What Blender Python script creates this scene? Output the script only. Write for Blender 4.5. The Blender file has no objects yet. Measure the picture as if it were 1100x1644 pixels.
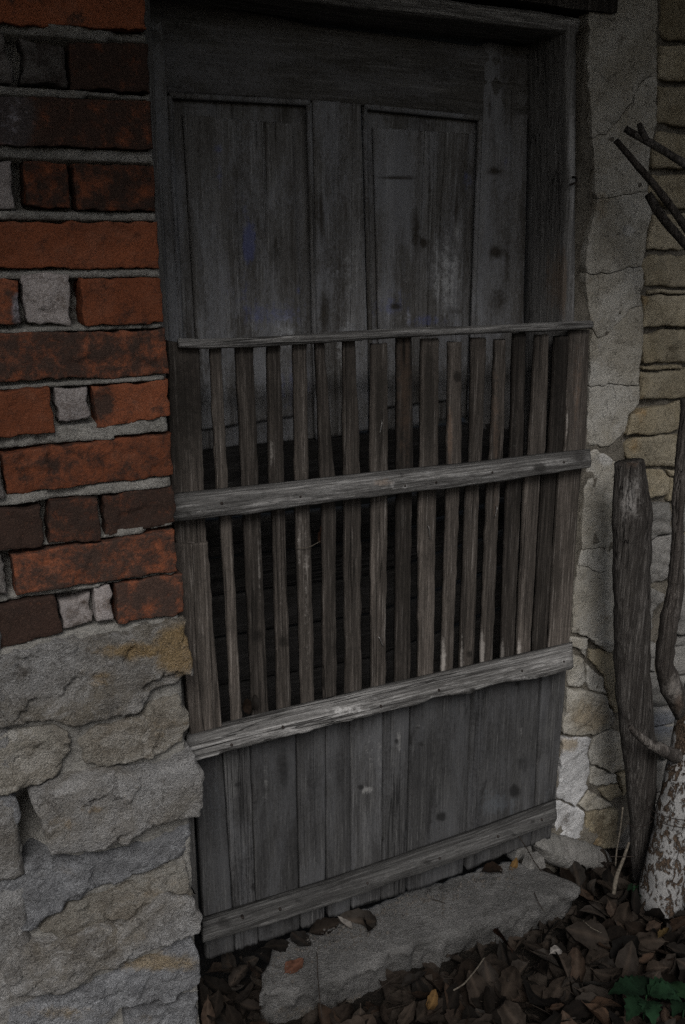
import bpy, math, random
import numpy as np
from mathutils import Vector, Matrix
from mathutils.geometry import delaunay_2d_cdt

random.seed(7); RNG = np.random.default_rng(7)
S = bpy.context.scene
COL = S.collection
# ------------------------------------------------------------------ camera, sky, sun, exposure
CAM = np.array([0.0, -1.47, 1.40]); FPX = 1502.0
HEAD = math.radians(26.6); PITCH = math.radians(-16.05)
cd = bpy.data.cameras.new('camera'); cam = bpy.data.objects.new('camera', cd); COL.objects.link(cam)
cam.location = CAM; cam.rotation_euler = (math.pi/2 + PITCH, 0, -HEAD)
cd.sensor_fit = 'AUTO'; cd.sensor_width = 36.0; cd.lens = FPX/1644*36.0
cd.clip_start = 0.02; cd.clip_end = 500.0
S.camera = cam
W = bpy.data.worlds.new('World'); S.world = W; W.use_nodes = True
wt = W.node_tree; wt.nodes.clear()
sky = wt.nodes.new('ShaderNodeTexSky'); sky.sky_type = 'NISHITA'; sky.sun_disc = False
SUN_EL, SUN_AZ = math.radians(43), math.radians(203)     # azimuth clockwise from +Y
sky.sun_elevation = SUN_EL; sky.sun_rotation = SUN_AZ
sky.air_density = 1.0; sky.dust_density = 3.0; sky.ozone_density = 1.0
hs = wt.nodes.new('ShaderNodeHueSaturation'); hs.inputs['Saturation'].default_value = 0.62
bg = wt.nodes.new('ShaderNodeBackground'); bg.inputs['Strength'].default_value = 0.05
wo = wt.nodes.new('ShaderNodeOutputWorld')
wt.links.new(sky.outputs[0], hs.inputs['Color']); wt.links.new(hs.outputs[0], bg.inputs['Color']); wt.links.new(bg.outputs[0], wo.inputs['Surface'])
sd = bpy.data.lights.new('sun', 'SUN'); sd.energy = 1.5; sd.angle = math.radians(28); sd.color = (1, .985, .965)
sun = bpy.data.objects.new('sun', sd); COL.objects.link(sun)
dirv = Vector((math.sin(SUN_AZ)*math.cos(SUN_EL), math.cos(SUN_AZ)*math.cos(SUN_EL), math.sin(SUN_EL)))
sun.rotation_euler = dirv.to_track_quat('Z', 'Y').to_euler(); sun.location = (0, -4, 6)
S.view_settings.view_transform = 'Standard'; S.view_settings.look = 'None'
S.view_settings.gamma = 1.0; S.view_settings.use_curve_mapping = False
S.cycles.use_denoising = False
S.view_settings.exposure = 0.50

# ------------------------------------------------------------------ survey maths: a pixel of the photograph on a known plane of the place
fwd = np.array([math.sin(HEAD)*math.cos(PITCH), math.cos(HEAD)*math.cos(PITCH), math.sin(PITCH)])
rgt = np.array([math.cos(HEAD), -math.sin(HEAD), 0.0]); upv = np.cross(rgt, fwd)
def ray(px, py): return fwd + rgt*((px-550)/FPX) + upv*((822-py)/FPX)
def U(px, py, Y):
    d = ray(px, py); return CAM + d*((Y-CAM[1])/d[1])
def G(px, py, Z):
    d = ray(px, py); return CAM + d*((Z-CAM[2])/d[2])
def PR(v):
    q = np.asarray(v)-CAM; z = np.maximum(q@fwd, .05)
    return np.stack([550+FPX*(q@rgt)/z, 822-FPX*(q@upv)/z], -1)
def crop(x0, y0, s): return lambda *p: [(x0+p[i]/s, y0+p[i+1]/s) for i in range(0, len(p), 2)]
C2 = crop(860, 1020, 3.736); C3 = crop(880, 720, 4.327); C7 = crop(880, 0, 3.914); C8 = crop(880, 400, 3.914)

# ------------------------------------------------------------------ noise
def _h(i, j, k, s):
    n = (i*374761393 + j*668265263 + k*2147483647 + s*974634777) & 0xFFFFFFFF
    n = ((n ^ (n >> 13))*1274126177) & 0xFFFFFFFF
    n = (n ^ (n >> 16)) & 0xFFFF
    return n/32767.5-1.0
def vnoise(p, seed=0):
    p = np.asarray(p, float); f = np.floor(p); t = p-f; t = t*t*(3-2*t); f = f.astype(np.int64)
    i, j, k = f[:, 0], f[:, 1], f[:, 2]; r = 0
    for a in (0, 1):
        wa = t[:, 0] if a else 1-t[:, 0]
        for b in (0, 1):
            wb = t[:, 1] if b else 1-t[:, 1]
            for c in (0, 1):
                wc = t[:, 2] if c else 1-t[:, 2]
                r = r + wa*wb*wc*_h(i+a, j+b, k+c, seed)
    return r
def fbm(p, scale, octv=4, seed=0, gain=.5):
    p = np.asarray(p, float)*scale; a = 1; r = 0; s = 0
    for o in range(octv):
        r = r + a*vnoise(p, seed+o*13); s += a; a *= gain; p = p*2.03+7.1
    return r/s

# ------------------------------------------------------------------ materials
class NT:
    def __init__(s, name):
        s.m = bpy.data.materials.new(name); s.m.use_nodes = True; s.t = s.m.node_tree; s.t.nodes.clear()
        s.out = s.n('ShaderNodeOutputMaterial'); s.b = s.n('ShaderNodeBsdfPrincipled')
        s.t.links.new(s.b.outputs[0], s.out.inputs[0])
        tc = s.n('ShaderNodeTexCoord'); oi = s.n('ShaderNodeObjectInfo'); s.rand = oi.outputs['Random']
        mu = s.n('ShaderNodeVectorMath'); mu.operation = 'SCALE'; mu.inputs[0].default_value = (31.7, 17.3, 43.1)
        s.t.links.new(s.rand, mu.inputs['Scale'])
        ad = s.n('ShaderNodeVectorMath'); ad.operation = 'ADD'
        s.t.links.new(tc.outputs['Object'], ad.inputs[0]); s.t.links.new(mu.outputs[0], ad.inputs[1])
        s.co = ad.outputs[0]
        at = s.n('ShaderNodeAttribute'); at.attribute_name = 'spots'
        sp = s.n('ShaderNodeSeparateColor'); s.t.links.new(at.outputs['Color'], sp.inputs[0])
        s.dark, s.pale, s.tint = sp.outputs[0], sp.outputs[1], sp.outputs[2]
    def n(s, k): return s.t.nodes.new(k)
    def put(s, sock, v):
        if hasattr(v, 'is_linked') or isinstance(v, bpy.types.NodeSocket): s.t.links.new(v, sock)
        elif isinstance(v, (tuple, list)): sock.default_value = (*v, 1) if len(v) == 3 and len(sock.default_value) == 4 else v
        else: sock.default_value = v
    def noise(s, scale, vec=(1, 1, 1), detail=6, rough=.6, dist=0.0, off=0.0):
        mp = s.n('ShaderNodeMapping'); mp.inputs['Scale'].default_value = vec; mp.inputs['Location'].default_value = (off, off*1.7, off*.6)
        s.t.links.new(s.co, mp.inputs[0])
        x = s.n('ShaderNodeTexNoise'); x.inputs['Scale'].default_value = scale; x.inputs['Detail'].default_value = detail
        x.inputs['Roughness'].default_value = rough; x.inputs['Distortion'].default_value = dist
        s.t.links.new(mp.outputs[0], x.inputs['Vector']); return x.outputs[0]
    def vor(s, scale, vec=(1, 1, 1), feat='F1'):
        mp = s.n('ShaderNodeMapping'); mp.inputs['Scale'].default_value = vec; s.t.links.new(s.co, mp.inputs[0])
        x = s.n('ShaderNodeTexVoronoi'); x.feature = feat; x.inputs['Scale'].default_value = scale
        s.t.links.new(mp.outputs[0], x.inputs['Vector']); return x.outputs['Distance']
    def step(s, f, a, b, lo=0.0, hi=1.0):
        r = s.n('ShaderNodeMapRange'); r.interpolation_type = 'SMOOTHSTEP'; s.put(r.inputs[0], f)
        r.inputs[1].default_value = a; r.inputs[2].default_value = b; r.inputs[3].default_value = lo; r.inputs[4].default_value = hi
        return r.outputs[0]
    def math(s, op, a, b=0.0, c=None, clamp=False):
        r = s.n('ShaderNodeMath'); r.operation = op; r.use_clamp = clamp; s.put(r.inputs[0], a); s.put(r.inputs[1], b)
        if c is not None: s.put(r.inputs[2], c)
        return r.outputs[0]
    def mix(s, f, a, b, mode='MIX'):
        r = s.n('ShaderNodeMix'); r.data_type = 'RGBA'; r.blend_type = mode; r.clamp_factor = True
        s.put(r.inputs[0], f); s.put(r.inputs[6], a); s.put(r.inputs[7], b); return r.outputs[2]
    def spot(s, ch, nz, soft=.16, k=1.7):
        a = s.math('ADD', ch, s.math('MULTIPLY', s.math('SUBTRACT', nz, .5), k))
        return s.math('MULTIPLY', s.step(a, .45-soft, .45+soft), s.step(ch, .02, .22))
    def fin(s, col, rough=.9, h=None, dist=.002, strength=1.0, spec=.25):
        spec = min(spec, .12); s.put(s.b.inputs['Base Color'], col); s.put(s.b.inputs['Roughness'], rough); s.b.inputs['Specular IOR Level'].default_value = spec
        if h is not None:
            b = s.n('ShaderNodeBump'); b.inputs['Distance'].default_value = dist; b.inputs['Strength'].default_value = strength
            s.t.links.new(h, b.inputs['Height']); s.t.links.new(b.outputs[0], s.b.inputs['Normal'])
        return s.m

def wood(name, c_lo, c_hi, c_dark, c_pale, c_tint, axis='z', streak=.6, bump=.0016, rough=.85, var=.25, paint=None):
    m = NT(name); al = .035
    v = {'z': (1, 1, al), 'x': (al, 1, 1)}[axis]; v2 = {'z': (1, 1, .09), 'x': (.09, 1, 1)}[axis]
    fib = m.noise(260, v, 7, .7); fib2 = m.noise(70, v, 5, .6, .3, 3.1); brd = m.noise(24, v2, 5, .6, .8, 5.0); blo = m.noise(9, (1, 1, 1), 6, .65, .4, 9.0)
    fine = m.noise(600, (1, 1, 1), 3, .6)
    c = m.mix(m.step(brd, .3, .72), c_lo, c_hi)
    c = m.mix(m.math('MULTIPLY', m.step(fib, .35, .62, 1, 0), streak), c, c_dark)
    c = m.mix(m.math('MULTIPLY', m.step(fib2, .4, .6, 1, 0), streak*.6), c, c_dark)
    c = m.mix(m.math('MULTIPLY', m.step(blo, .5, .74), .45), c, c_dark)
    c = m.mix(m.math('MULTIPLY', m.step(fib, .54, .74), .5), c, c_pale)
    crk = m.noise(48, {'z': (1, 1, .02), 'x': (.02, 1, 1)}[axis], 3, .5, .2, 21.0); crk = m.step(m.math('ABSOLUTE', m.math('SUBTRACT', crk, .5)), 0, .018)
    msk = m.step(m.noise(14, v2, 3, .5, .2, 31.0), .48, .6); crk = m.math('SUBTRACT', 1.0, m.math('MULTIPLY', m.math('SUBTRACT', 1.0, crk), msk))
    c = m.mix(m.math('MULTIPLY', m.math('SUBTRACT', 1.0, crk), .85), c, tuple(x*.6 for x in c_dark))
    gn = m.noise(420, {'z': (1, 1, .25), 'x': (.25, 1, 1)}[axis], 3, .6, 0, 41.0); c = m.mix(m.math('MULTIPLY', m.step(gn, .5, .34), .45), c, c_dark)
    if paint:
        vp = {'z': (1, 1, .32), 'x': (.32, 1, 1)}[axis]; vd = {'z': (1, 1, .2), 'x': (.2, 1, 1)}[axis]
        pa = m.math('ADD', m.math('MULTIPLY', m.noise(11, vp, 8, .68, .4, 61.0), .75), m.math('MULTIPLY', m.noise(330, (1, 1, .5), 3, .6, 0, 63.0), .25))
        c = m.mix(m.math('MULTIPLY', m.step(pa, .44, .62), .6), c, paint)
        ds = m.math('ADD', m.math('MULTIPLY', m.noise(17, vd, 8, .66, .5, 71.0), .8), m.math('MULTIPLY', m.noise(200, (1, 1, .6), 4, .65, 0, 73.0), .2))
        c = m.mix(m.math('MULTIPLY', m.step(ds, .55, .66), .7), c, c_dark)
    sn = m.math('ADD', m.math('MULTIPLY', fib2, .45), m.math('MULTIPLY', m.noise(90, (1, 1, 1), 6, .7, .2, 51.0), .55))
    c = m.mix(m.math('MULTIPLY', m.spot(m.pale, sn, .2), .75), c, c_pale); c = m.mix(m.math('MULTIPLY', m.spot(m.tint, sn, .22), .5), c, c_tint); c = m.mix(m.math('MULTIPLY', m.spot(m.dark, sn, .25, 1.0), .9), c, c_dark)
    k = m.step(m.rand, 0, 1, 1-var, 1+var)
    vs = m.n('ShaderNodeVectorMath'); vs.operation = 'SCALE'; m.t.links.new(c, vs.inputs[0]); m.t.links.new(k, vs.inputs['Scale'])
    h = m.math('ADD', m.math('MULTIPLY', fib, .7), m.math('ADD', m.math('MULTIPLY', fib2, .9), m.math('ADD', m.math('MULTIPLY', crk, .8), m.math('MULTIPLY', fine, .25))))
    return m.fin(vs.outputs[0], rough, h, bump, 1.0)
def rock(name, c_lo, c_hi, c_dark, c_pale, c_tint, bump=.004, sc=1.0, var=.18, pit=.5, speck=.35, crack=.35, crackw=.012, grit=.45, patch=0.):
    m = NT(name)
    big = m.noise(7*sc, (1, 1, 1), 5, .6, .5); mid = m.noise(38*sc, (1, 1, 1), 8, .68, .2, 3.0); fine = m.noise(190*sc, (1, 1, 1), 6, .75, 0, 7.0); gr = m.noise(700*sc, (1, 1, 1), 2, .5, 0, 11.0)
    c = m.mix(m.step(big, .32, .68), c_lo, c_hi)
    c = m.mix(m.math('MULTIPLY', m.step(mid, .52, .72), .5), c, c_dark)
    if patch:
        p1 = m.noise(19*sc, (1, 1, 1.5), 9, .72, .6, 81.0); p2 = m.noise(15*sc, (1, 1, 1.5), 9, .72, .6, 87.0)
        c = m.mix(m.math('MULTIPLY', m.step(p1, .5, .62), patch), c, c_pale); c = m.mix(m.math('MULTIPLY', m.step(p2, .52, .62), patch), c, c_dark)
    c = m.mix(m.math('MULTIPLY', m.step(fine, .52, .7), speck), c, c_pale)
    c = m.mix(m.math('MULTIPLY', m.step(fine, .42, .28), pit), c, c_dark)
    c = m.mix(m.math('MULTIPLY', m.step(gr, .62, .74), speck*.7), c, c_pale)
    sn = m.math('ADD', m.math('MULTIPLY', mid, .7), m.math('MULTIPLY', fine, .3))
    c = m.mix(m.math('MULTIPLY', m.spot(m.pale, sn, .2), .8), c, c_pale); c = m.mix(m.math('MULTIPLY', m.spot(m.tint, sn, .28), .8), c, c_tint); c = m.mix(m.math('MULTIPLY', m.spot(m.dark, sn, .24, 2.2), .92), c, c_dark)
    k = m.step(m.rand, 0, 1, 1-var, 1+var)
    cr = m.step(m.math('ABSOLUTE', m.math('SUBTRACT', m.noise(11*sc, (1, 1, 1), 7, .62, .3, 17.0), .5)), 0, crackw)
    c = m.mix(m.math('MULTIPLY', m.math('SUBTRACT', 1.0, cr), crack), c, c_dark)
    g2 = m.noise(330*sc, (1, 1, 1), 4, .7, 0, 23.0); c = m.mix(m.step(g2, .36, .66, .0, grit), m.mix(grit, c, c_dark), c_pale) if False else m.mix(m.math('MULTIPLY', m.step(g2, .6, .36), grit), m.mix(m.math('MULTIPLY', m.step(g2, .52, .72), grit*.7), c, c_pale), c_dark)
    vs = m.n('ShaderNodeVectorMath'); vs.operation = 'SCALE'; m.t.links.new(c, vs.inputs[0]); m.t.links.new(k, vs.inputs['Scale'])
    h = m.math('ADD', m.math('MULTIPLY', mid, 1.3), m.math('ADD', m.math('MULTIPLY', fine, 1.0), m.math('ADD', m.math('MULTIPLY', g2, .5), m.math('ADD', m.math('MULTIPLY', gr, .25), m.math('MULTIPLY', cr, crack*.5)))))
    return m.fin(vs.outputs[0], .93, h, bump, 1.0, .2)
M = {}
M['slat'] = wood('dark brown slat wood', (.052, .044, .038), (.105, .090, .078), (.016, .014, .012), (.26, .24, .22), (.115, .075, .052), 'z', .65, .002, .85, .45)
M['board'] = wood('grey board wood', (.042, .041, .041), (.078, .077, .076), (.016, .0155, .0155), (.22, .217, .21), (.10, .112, .125), 'z', .42, .0013, .85, .18, (.082, .083, .087))
M['rail'] = wood('silvery rail wood', (.18, .175, .168), (.33, .322, .312), (.040, .038, .036), (.56, .55, .54), (.23, .165, .12), 'x', .85, .004, .85, .08)
M['rail2'] = wood('worn grey low rail wood', (.085, .083, .080), (.15, .147, .142), (.026, .025, .024), (.28, .275, .27), (.12, .11, .09), 'x', .7, .003, .85, .08)
M['railz'] = wood('silvery post edge wood', (.16, .155, .15), (.24, .235, .23), (.05, .048, .046), (.36, .355, .35), (.13, .09, .06), 'z', .6, .002, .85, .1)
M['door'] = wood('old door wood', (.085, .080, .074), (.19, .187, .185), (.032, .027, .021), (.42, .425, .43), (.085, .105, .27), 'z', .28, .0010, .85, .05, (.235, .242, .262))
M['doorx'] = wood('old door rail wood', (.07, .066, .06), (.13, .126, .12), (.026, .023, .019), (.32, .315, .31), (.11, .13, .24), 'x', .35, .0012, .8, .05, (.16, .16, .17))
M['doorshade'] = wood('shade dark door board', (.020, .019, .018), (.036, .034, .033), (.008, .0075, .007), (.07, .068, .066), (.03, .03, .04), 'x', .5, .0015, .9, .2)  # shade behind the slats put into the wood colour, so the gaps go black
M['post'] = wood('dark post wood', (.078, .070, .063), (.14, .129, .119), (.022, .019, .017), (.30, .285, .27), (.12, .075, .05), 'z', .9, .008, .9, .1)
M['bark'] = wood('dark branch bark', (.065, .056, .050), (.12, .107, .097), (.025, .021, .018), (.24, .22, .20), (.14, .10, .075), 'z', .85, .009, .95, .15)
M['brick'] = rock('fired clay brick', (.165, .052, .024), (.225, .069, .031), (.034, .025, .021), (.27, .17, .125), (.40, .42, .48), .0022, 1.0, .22, .35, .14, .3, .008, .25, .10)
M['graybrick'] = rock('grey worn brick', (.27, .245, .24), (.34, .31, .30), (.11, .085, .07), (.45, .43, .42), (.28, .14, .07), .003, 1.4, .2, .4, .4)
M['darkbrick'] = rock('dark grey brick', (.11, .10, .095), (.17, .16, .15), (.05, .04, .035), (.32, .31, .30), (.2, .1, .06), .004, 1.2, .2, .5, .4)
M['mortar'] = rock('old lime mortar', (.29, .28, .255), (.40, .385, .355), (.11, .10, .09), (.54, .53, .50), (.3, .25, .16), .007, 1.3, 0, .6, .4)
M['core'] = rock('clay and rubble core', (.16, .145, .12), (.22, .20, .165), (.06, .05, .04), (.34, .32, .29), (.3, .25, .16), .006, 1.2, 0, .6, .35)
M['stone'] = rock('grey limestone', (.265, .235, .19), (.40, .395, .39), (.10, .088, .076), (.68, .67, .66), (.40, .26, .10), .015, 1.0, .14, .45, .35, .45, .010, .4, .42)
M['wstone'] = rock('warm tan limestone', (.285, .248, .20), (.39, .37, .325), (.11, .094, .075), (.66, .64, .60), (.40, .26, .10), .015, 1.0, .14, .45, .35, .45, .010, .4, .38)
M['bstone'] = rock('cool grey limestone', (.24, .24, .245), (.36, .365, .38), (.09, .09, .095), (.62, .63, .65), (.36, .27, .15), .015, 1.0, .14, .45, .35, .45, .010, .4, .42)
M['ystone'] = rock('yellow sandstone', (.32, .27, .18), (.41, .365, .275), (.13, .105, .07), (.44, .41, .35), (.36, .23, .10), .0045, 1.1, .14, .35, .2)
M['gstone'] = rock('grey rubble stone', (.21, .205, .19), (.28, .27, .255), (.10, .09, .08), (.40, .39, .38), (.18, .20, .24), .006, 1.0, .15, .4, .3)
M['plaster'] = rock('grey lime plaster', (.345, .318, .262), (.495, .478, .435), (.13, .113, .088), (.55, .54, .52), (.29, .235, .16), .004, 1.2, .03, .4, .3, .5, .006, .4, .16)
M['wplaster'] = rock('whitewashed plaster', (.44, .44, .44), (.52, .52, .525), (.12, .11, .10), (.62, .62, .63), (.30, .24, .16), .003, 1.2, .03, .55, .15)
M['step'] = rock('worn step stone', (.125, .122, .117), (.22, .214, .206), (.045, .042, .038), (.36, .355, .35), (.26, .19, .11), .009, 1.1, 0, .4, .3)
M['crumb'] = rock('dry grey soil', (.06, .054, .047), (.11, .10, .09), (.03, .026, .022), (.2, .19, .18), (.06, .05, .03), .002, 1, 0, .5, .2)
M['soil'] = rock('dark humus soil', (.014, .012, .010), (.024, .020, .016), (.008, .007, .006), (.05, .042, .034), (.06, .05, .03), .01, .6, 0, .5, .2)
def birchmat():
    m = NT('white birch bark'); pa = m.noise(62, (1, 1, .55), 7, .66, .6); fi = m.noise(260, (1, 1, 1), 5, .7, 0, 4.0)
    c = m.mix(m.step(fi, .3, .7), (.15, .148, .145), (.27, .266, .26))
    c = m.mix(m.step(m.math('ADD', pa, m.dark), .52, .56), c, m.mix(m.step(fi, .4, .6), (.022, .016, .012), (.085, .060, .042)))
    sp = m.noise(120, (1, 1, .6), 2, .5, 0, 2.0)
    c = m.mix(m.step(sp, .63, .67), c, (.06, .045, .035))
    return m.fin(c, .85, m.math('ADD', m.step(pa, .5, .58, .8, 0), m.math('MULTIPLY', fi, .4)), .004)
M['birch'] = birchmat()
def leafmat(name, ca, cb, cc, sat=1):
    m = NT(name); nz = m.noise(60, (1, 1, 1), 5, .6); fi = m.noise(300, (1, 1, 1), 3, .6)
    c = m.mix(m.rand, ca, cb); c = m.mix(m.step(m.noise(1.0, (0, 0, 0), 0, 0, 0, 0), 0, 1, 0, 0), c, ca)
    r2 = m.math('FRACT', m.math('MULTIPLY', m.rand, 17.13)); c = m.mix(m.step(r2, .72, 1), c, cc)
    c = m.mix(m.math('MULTIPLY', m.step(nz, .42, .66), .7), c, tuple(x*.35 for x in ca)); c = m.mix(m.math('MULTIPLY', m.pale, .5), c, tuple(x*2.2 for x in ca))
    r3 = m.math('FRACT', m.math('MULTIPLY', m.rand, 53.7))
    vs = m.n('ShaderNodeVectorMath'); vs.operation = 'SCALE'; m.t.links.new(c, vs.inputs[0]); m.t.links.new(m.step(r3, 0, 1, .25, 1.35), vs.inputs['Scale'])
    return m.fin(vs.outputs[0], .9, m.math('ADD', nz, m.math('MULTIPLY', fi, .4)), .002, .8, .08)
M['leaf'] = leafmat('dead leaf', (.028, .021, .016), (.022, .020, .018), (.038, .023, .015))
M['leafy'] = leafmat('yellow leaf', (.12, .08, .03), (.12, .08, .03), (.12, .08, .035))
M['leafr'] = leafmat('russet leaf', (.07, .033, .022), (.075, .035, .022), (.07, .033, .022))
M['leafo'] = leafmat('ochre leaf', (.065, .038, .014), (.065, .038, .014), (.06, .032, .014))
M['leafp'] = leafmat('pale leaf', (.12, .11, .10), (.12, .11, .10), (.12, .11, .10))
M['green'] = leafmat('green leaf', (.007, .019, .009), (.009, .024, .011), (.010, .027, .010))
def plain(name, c, rough=.6, metal=0):
    m = NT(name); nz = m.noise(200, (1, 1, 1), 4, .6); m.b.inputs['Metallic'].default_value = metal
    return m.fin(m.mix(m.step(nz, .4, .65), c, tuple(x*.5 for x in c)), rough, nz, .0005)
M['iron'] = plain('rusty iron', (.035, .028, .025), .6, .4)
M['nail'] = plain('worn grey nail', (.22, .21, .20), .45, .6)
M['stem'] = plain('dry stem', (.11, .095, .075), .8)
M['stemd'] = plain('dark twig', (.03, .024, .02), .8)

# ------------------------------------------------------------------ mesh helpers
def spots_attr(me, co, spots):
    a = np.zeros((len(co), 4), np.float32); a[:, 3] = 1
    if spots:
        p = PR(co)
        for (x, y, rx, ry, ch, amt) in spots:
            w = np.exp(-(((p[:, 0]-x)/rx)**2+((p[:, 1]-y)/ry)**2))*amt
            a[:, ch] = np.maximum(a[:, ch], w)
    at = me.color_attributes.new('spots', 'FLOAT_COLOR', 'POINT'); at.data.foreach_set('color', a.ravel())
def obj(name, v, f, mat, parent=None, spots=None, smooth=True, base=None):
    v = np.asarray(v, float); me = bpy.data.meshes.new(name)
    org = np.array(parent.location) if parent is not None else (np.array(base) if base is not None else np.zeros(3))
    me.from_pydata((v-org).tolist(), [], f); me.update()
    if smooth: me.polygons.foreach_set('use_smooth', [True]*len(me.polygons))
    spots_attr(me, v, spots); me.materials.append(M[mat] if isinstance(mat, str) else mat)
    o = bpy.data.objects.new(name, me); COL.objects.link(o)
    if parent is not None:
        o.parent = parent
    else: o.location = org
    return o
def thing(name, label, cat, loc=(0, 0, 0), group=None):
    o = bpy.data.objects.new(name, None); COL.objects.link(o); o.location = loc; o.empty_display_size = .05
    tag(o, label, cat, group); return o
def tag(o, label, cat, group=None):
    o['label'] = label; o['category'] = cat; o['kind'] = 'thing'
    if group: o['group'] = group
    return o
def sub(o_parent, o_child):                      # hang a sub-part under a part whose own parent is the thing
    o_child.parent = o_parent; return o_child
def loft(rings, cap=True, closed=True):
    rings = np.asarray(rings); n, m = rings.shape[:2]; v = rings.reshape(-1, 3); f = []
    for i in range(n-1):
        for j in range(m if closed else m-1):
            k = (j+1) % m; f.append((i*m+j, i*m+k, (i+1)*m+k, (i+1)*m+j))
    if cap and closed:
        f.append(tuple(range(m-1, -1, -1))); f.append(tuple((n-1)*m+j for j in range(m)))
    return v, f
def resample(pts, n):
    pts = np.asarray(pts, float); d = np.r_[0, np.cumsum(np.linalg.norm(np.diff(pts, axis=0), axis=1))]
    t = np.linspace(0, d[-1], n); return np.stack([np.interp(t, d, pts[:, k]) for k in range(pts.shape[1])], 1)
def plank(name, parent, sts, Y, th, mat, n=60, m=6, wob=.0012, amp=.0008, rnd=.003, spots=None, rag=.004, along=2, seed=None, plane=True):
    seed = random.randrange(9999) if seed is None else seed
    L = np.array([U(*a, Y) for a, b in sts]); R = np.array([U(*b, Y) for a, b in sts])
    P = resample(np.hstack([L, R]), n); L, R = P[:, :3], P[:, 3:]
    t = np.arange(n)[:, None]*.7
    def w1(s): return fbm(np.hstack([t, np.full_like(t, s), np.full_like(t, seed)]), .25, 3, seed)[:, None]
    D = R-L; wd = np.linalg.norm(D, axis=1)[:, None]; Du = D/wd
    L = L+Du*w1(3.3)*wob; R = R+Du*w1(8.1)*wob; wd = np.linalg.norm(R-L, axis=1)[:, None]
    s_in = rnd/wd
    ss = [np.zeros_like(wd), s_in*.35, s_in]+[s_in+(1-2*s_in)*k/m for k in range(1, m)]+[1-s_in, 1-s_in*.35, np.ones_like(wd)]
    yy = [rnd, rnd*.3, 0]+[0]*(m-1)+[0, rnd*.3, rnd]
    rings = []
    for s, y in zip(ss, yy):
        q = L+(R-L)*s; q[:, 1] = Y+y; rings.append(q)
    for s, y in ((1, th*.6), (1, th), (0, th), (0, th*.6)):
        q = L+(R-L)*s; q[:, 1] = Y+y; rings.append(q)
    rg = np.stack(rings, 1); nf = len(ss)
    sc = np.array([300, 1, 14]) if along == 2 else np.array([14, 1, 300])
    fr = rg[:, :nf].reshape(-1, 3)
    rg[:, :nf, 1] += (fbm(fr*sc*.5+seed*3.1, 1, 3, seed)*amp+fbm(fr, 14, 2, seed)*amp*1.4).reshape(n, nf)
    e = fbm(np.stack([np.arange(rg.shape[1])*.8, np.full(rg.shape[1], seed*1.), np.zeros(rg.shape[1])], 1), 1, 2, seed)*rag
    rg[0, :, along if along == 2 else 0] += e; rg[-1, :, along if along == 2 else 0] += e[::-1]
    v, f = loft(rg); return obj(name, v, f, mat, parent, spots)
def inside(p, poly):
    x, y = p[:, 0], p[:, 1]; r = np.zeros(len(p), bool); n = len(poly)
    for i in range(n):
        (x1, y1), (x2, y2) = poly[i], poly[i-1]
        c = (y1 > y) != (y2 > y)
        with np.errstate(divide='ignore', invalid='ignore'): xi = (x2-x1)*(y-y1)/(y2-y1)+x1
        r ^= c & (x < xi)
    return r
def edist(p, poly):
    a = poly; b = np.roll(poly, -1, 0); best = np.full(len(p), 9.)
    for i in range(len(a)):
        d = b[i]-a[i]; l2 = d@d
        if l2 < 1e-14: continue
        t = np.clip(((p-a[i])@d)/l2, 0, 1); q = a[i]+t[:, None]*d
        best = np.minimum(best, np.hypot(*(p-q).T))
    return best
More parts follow.
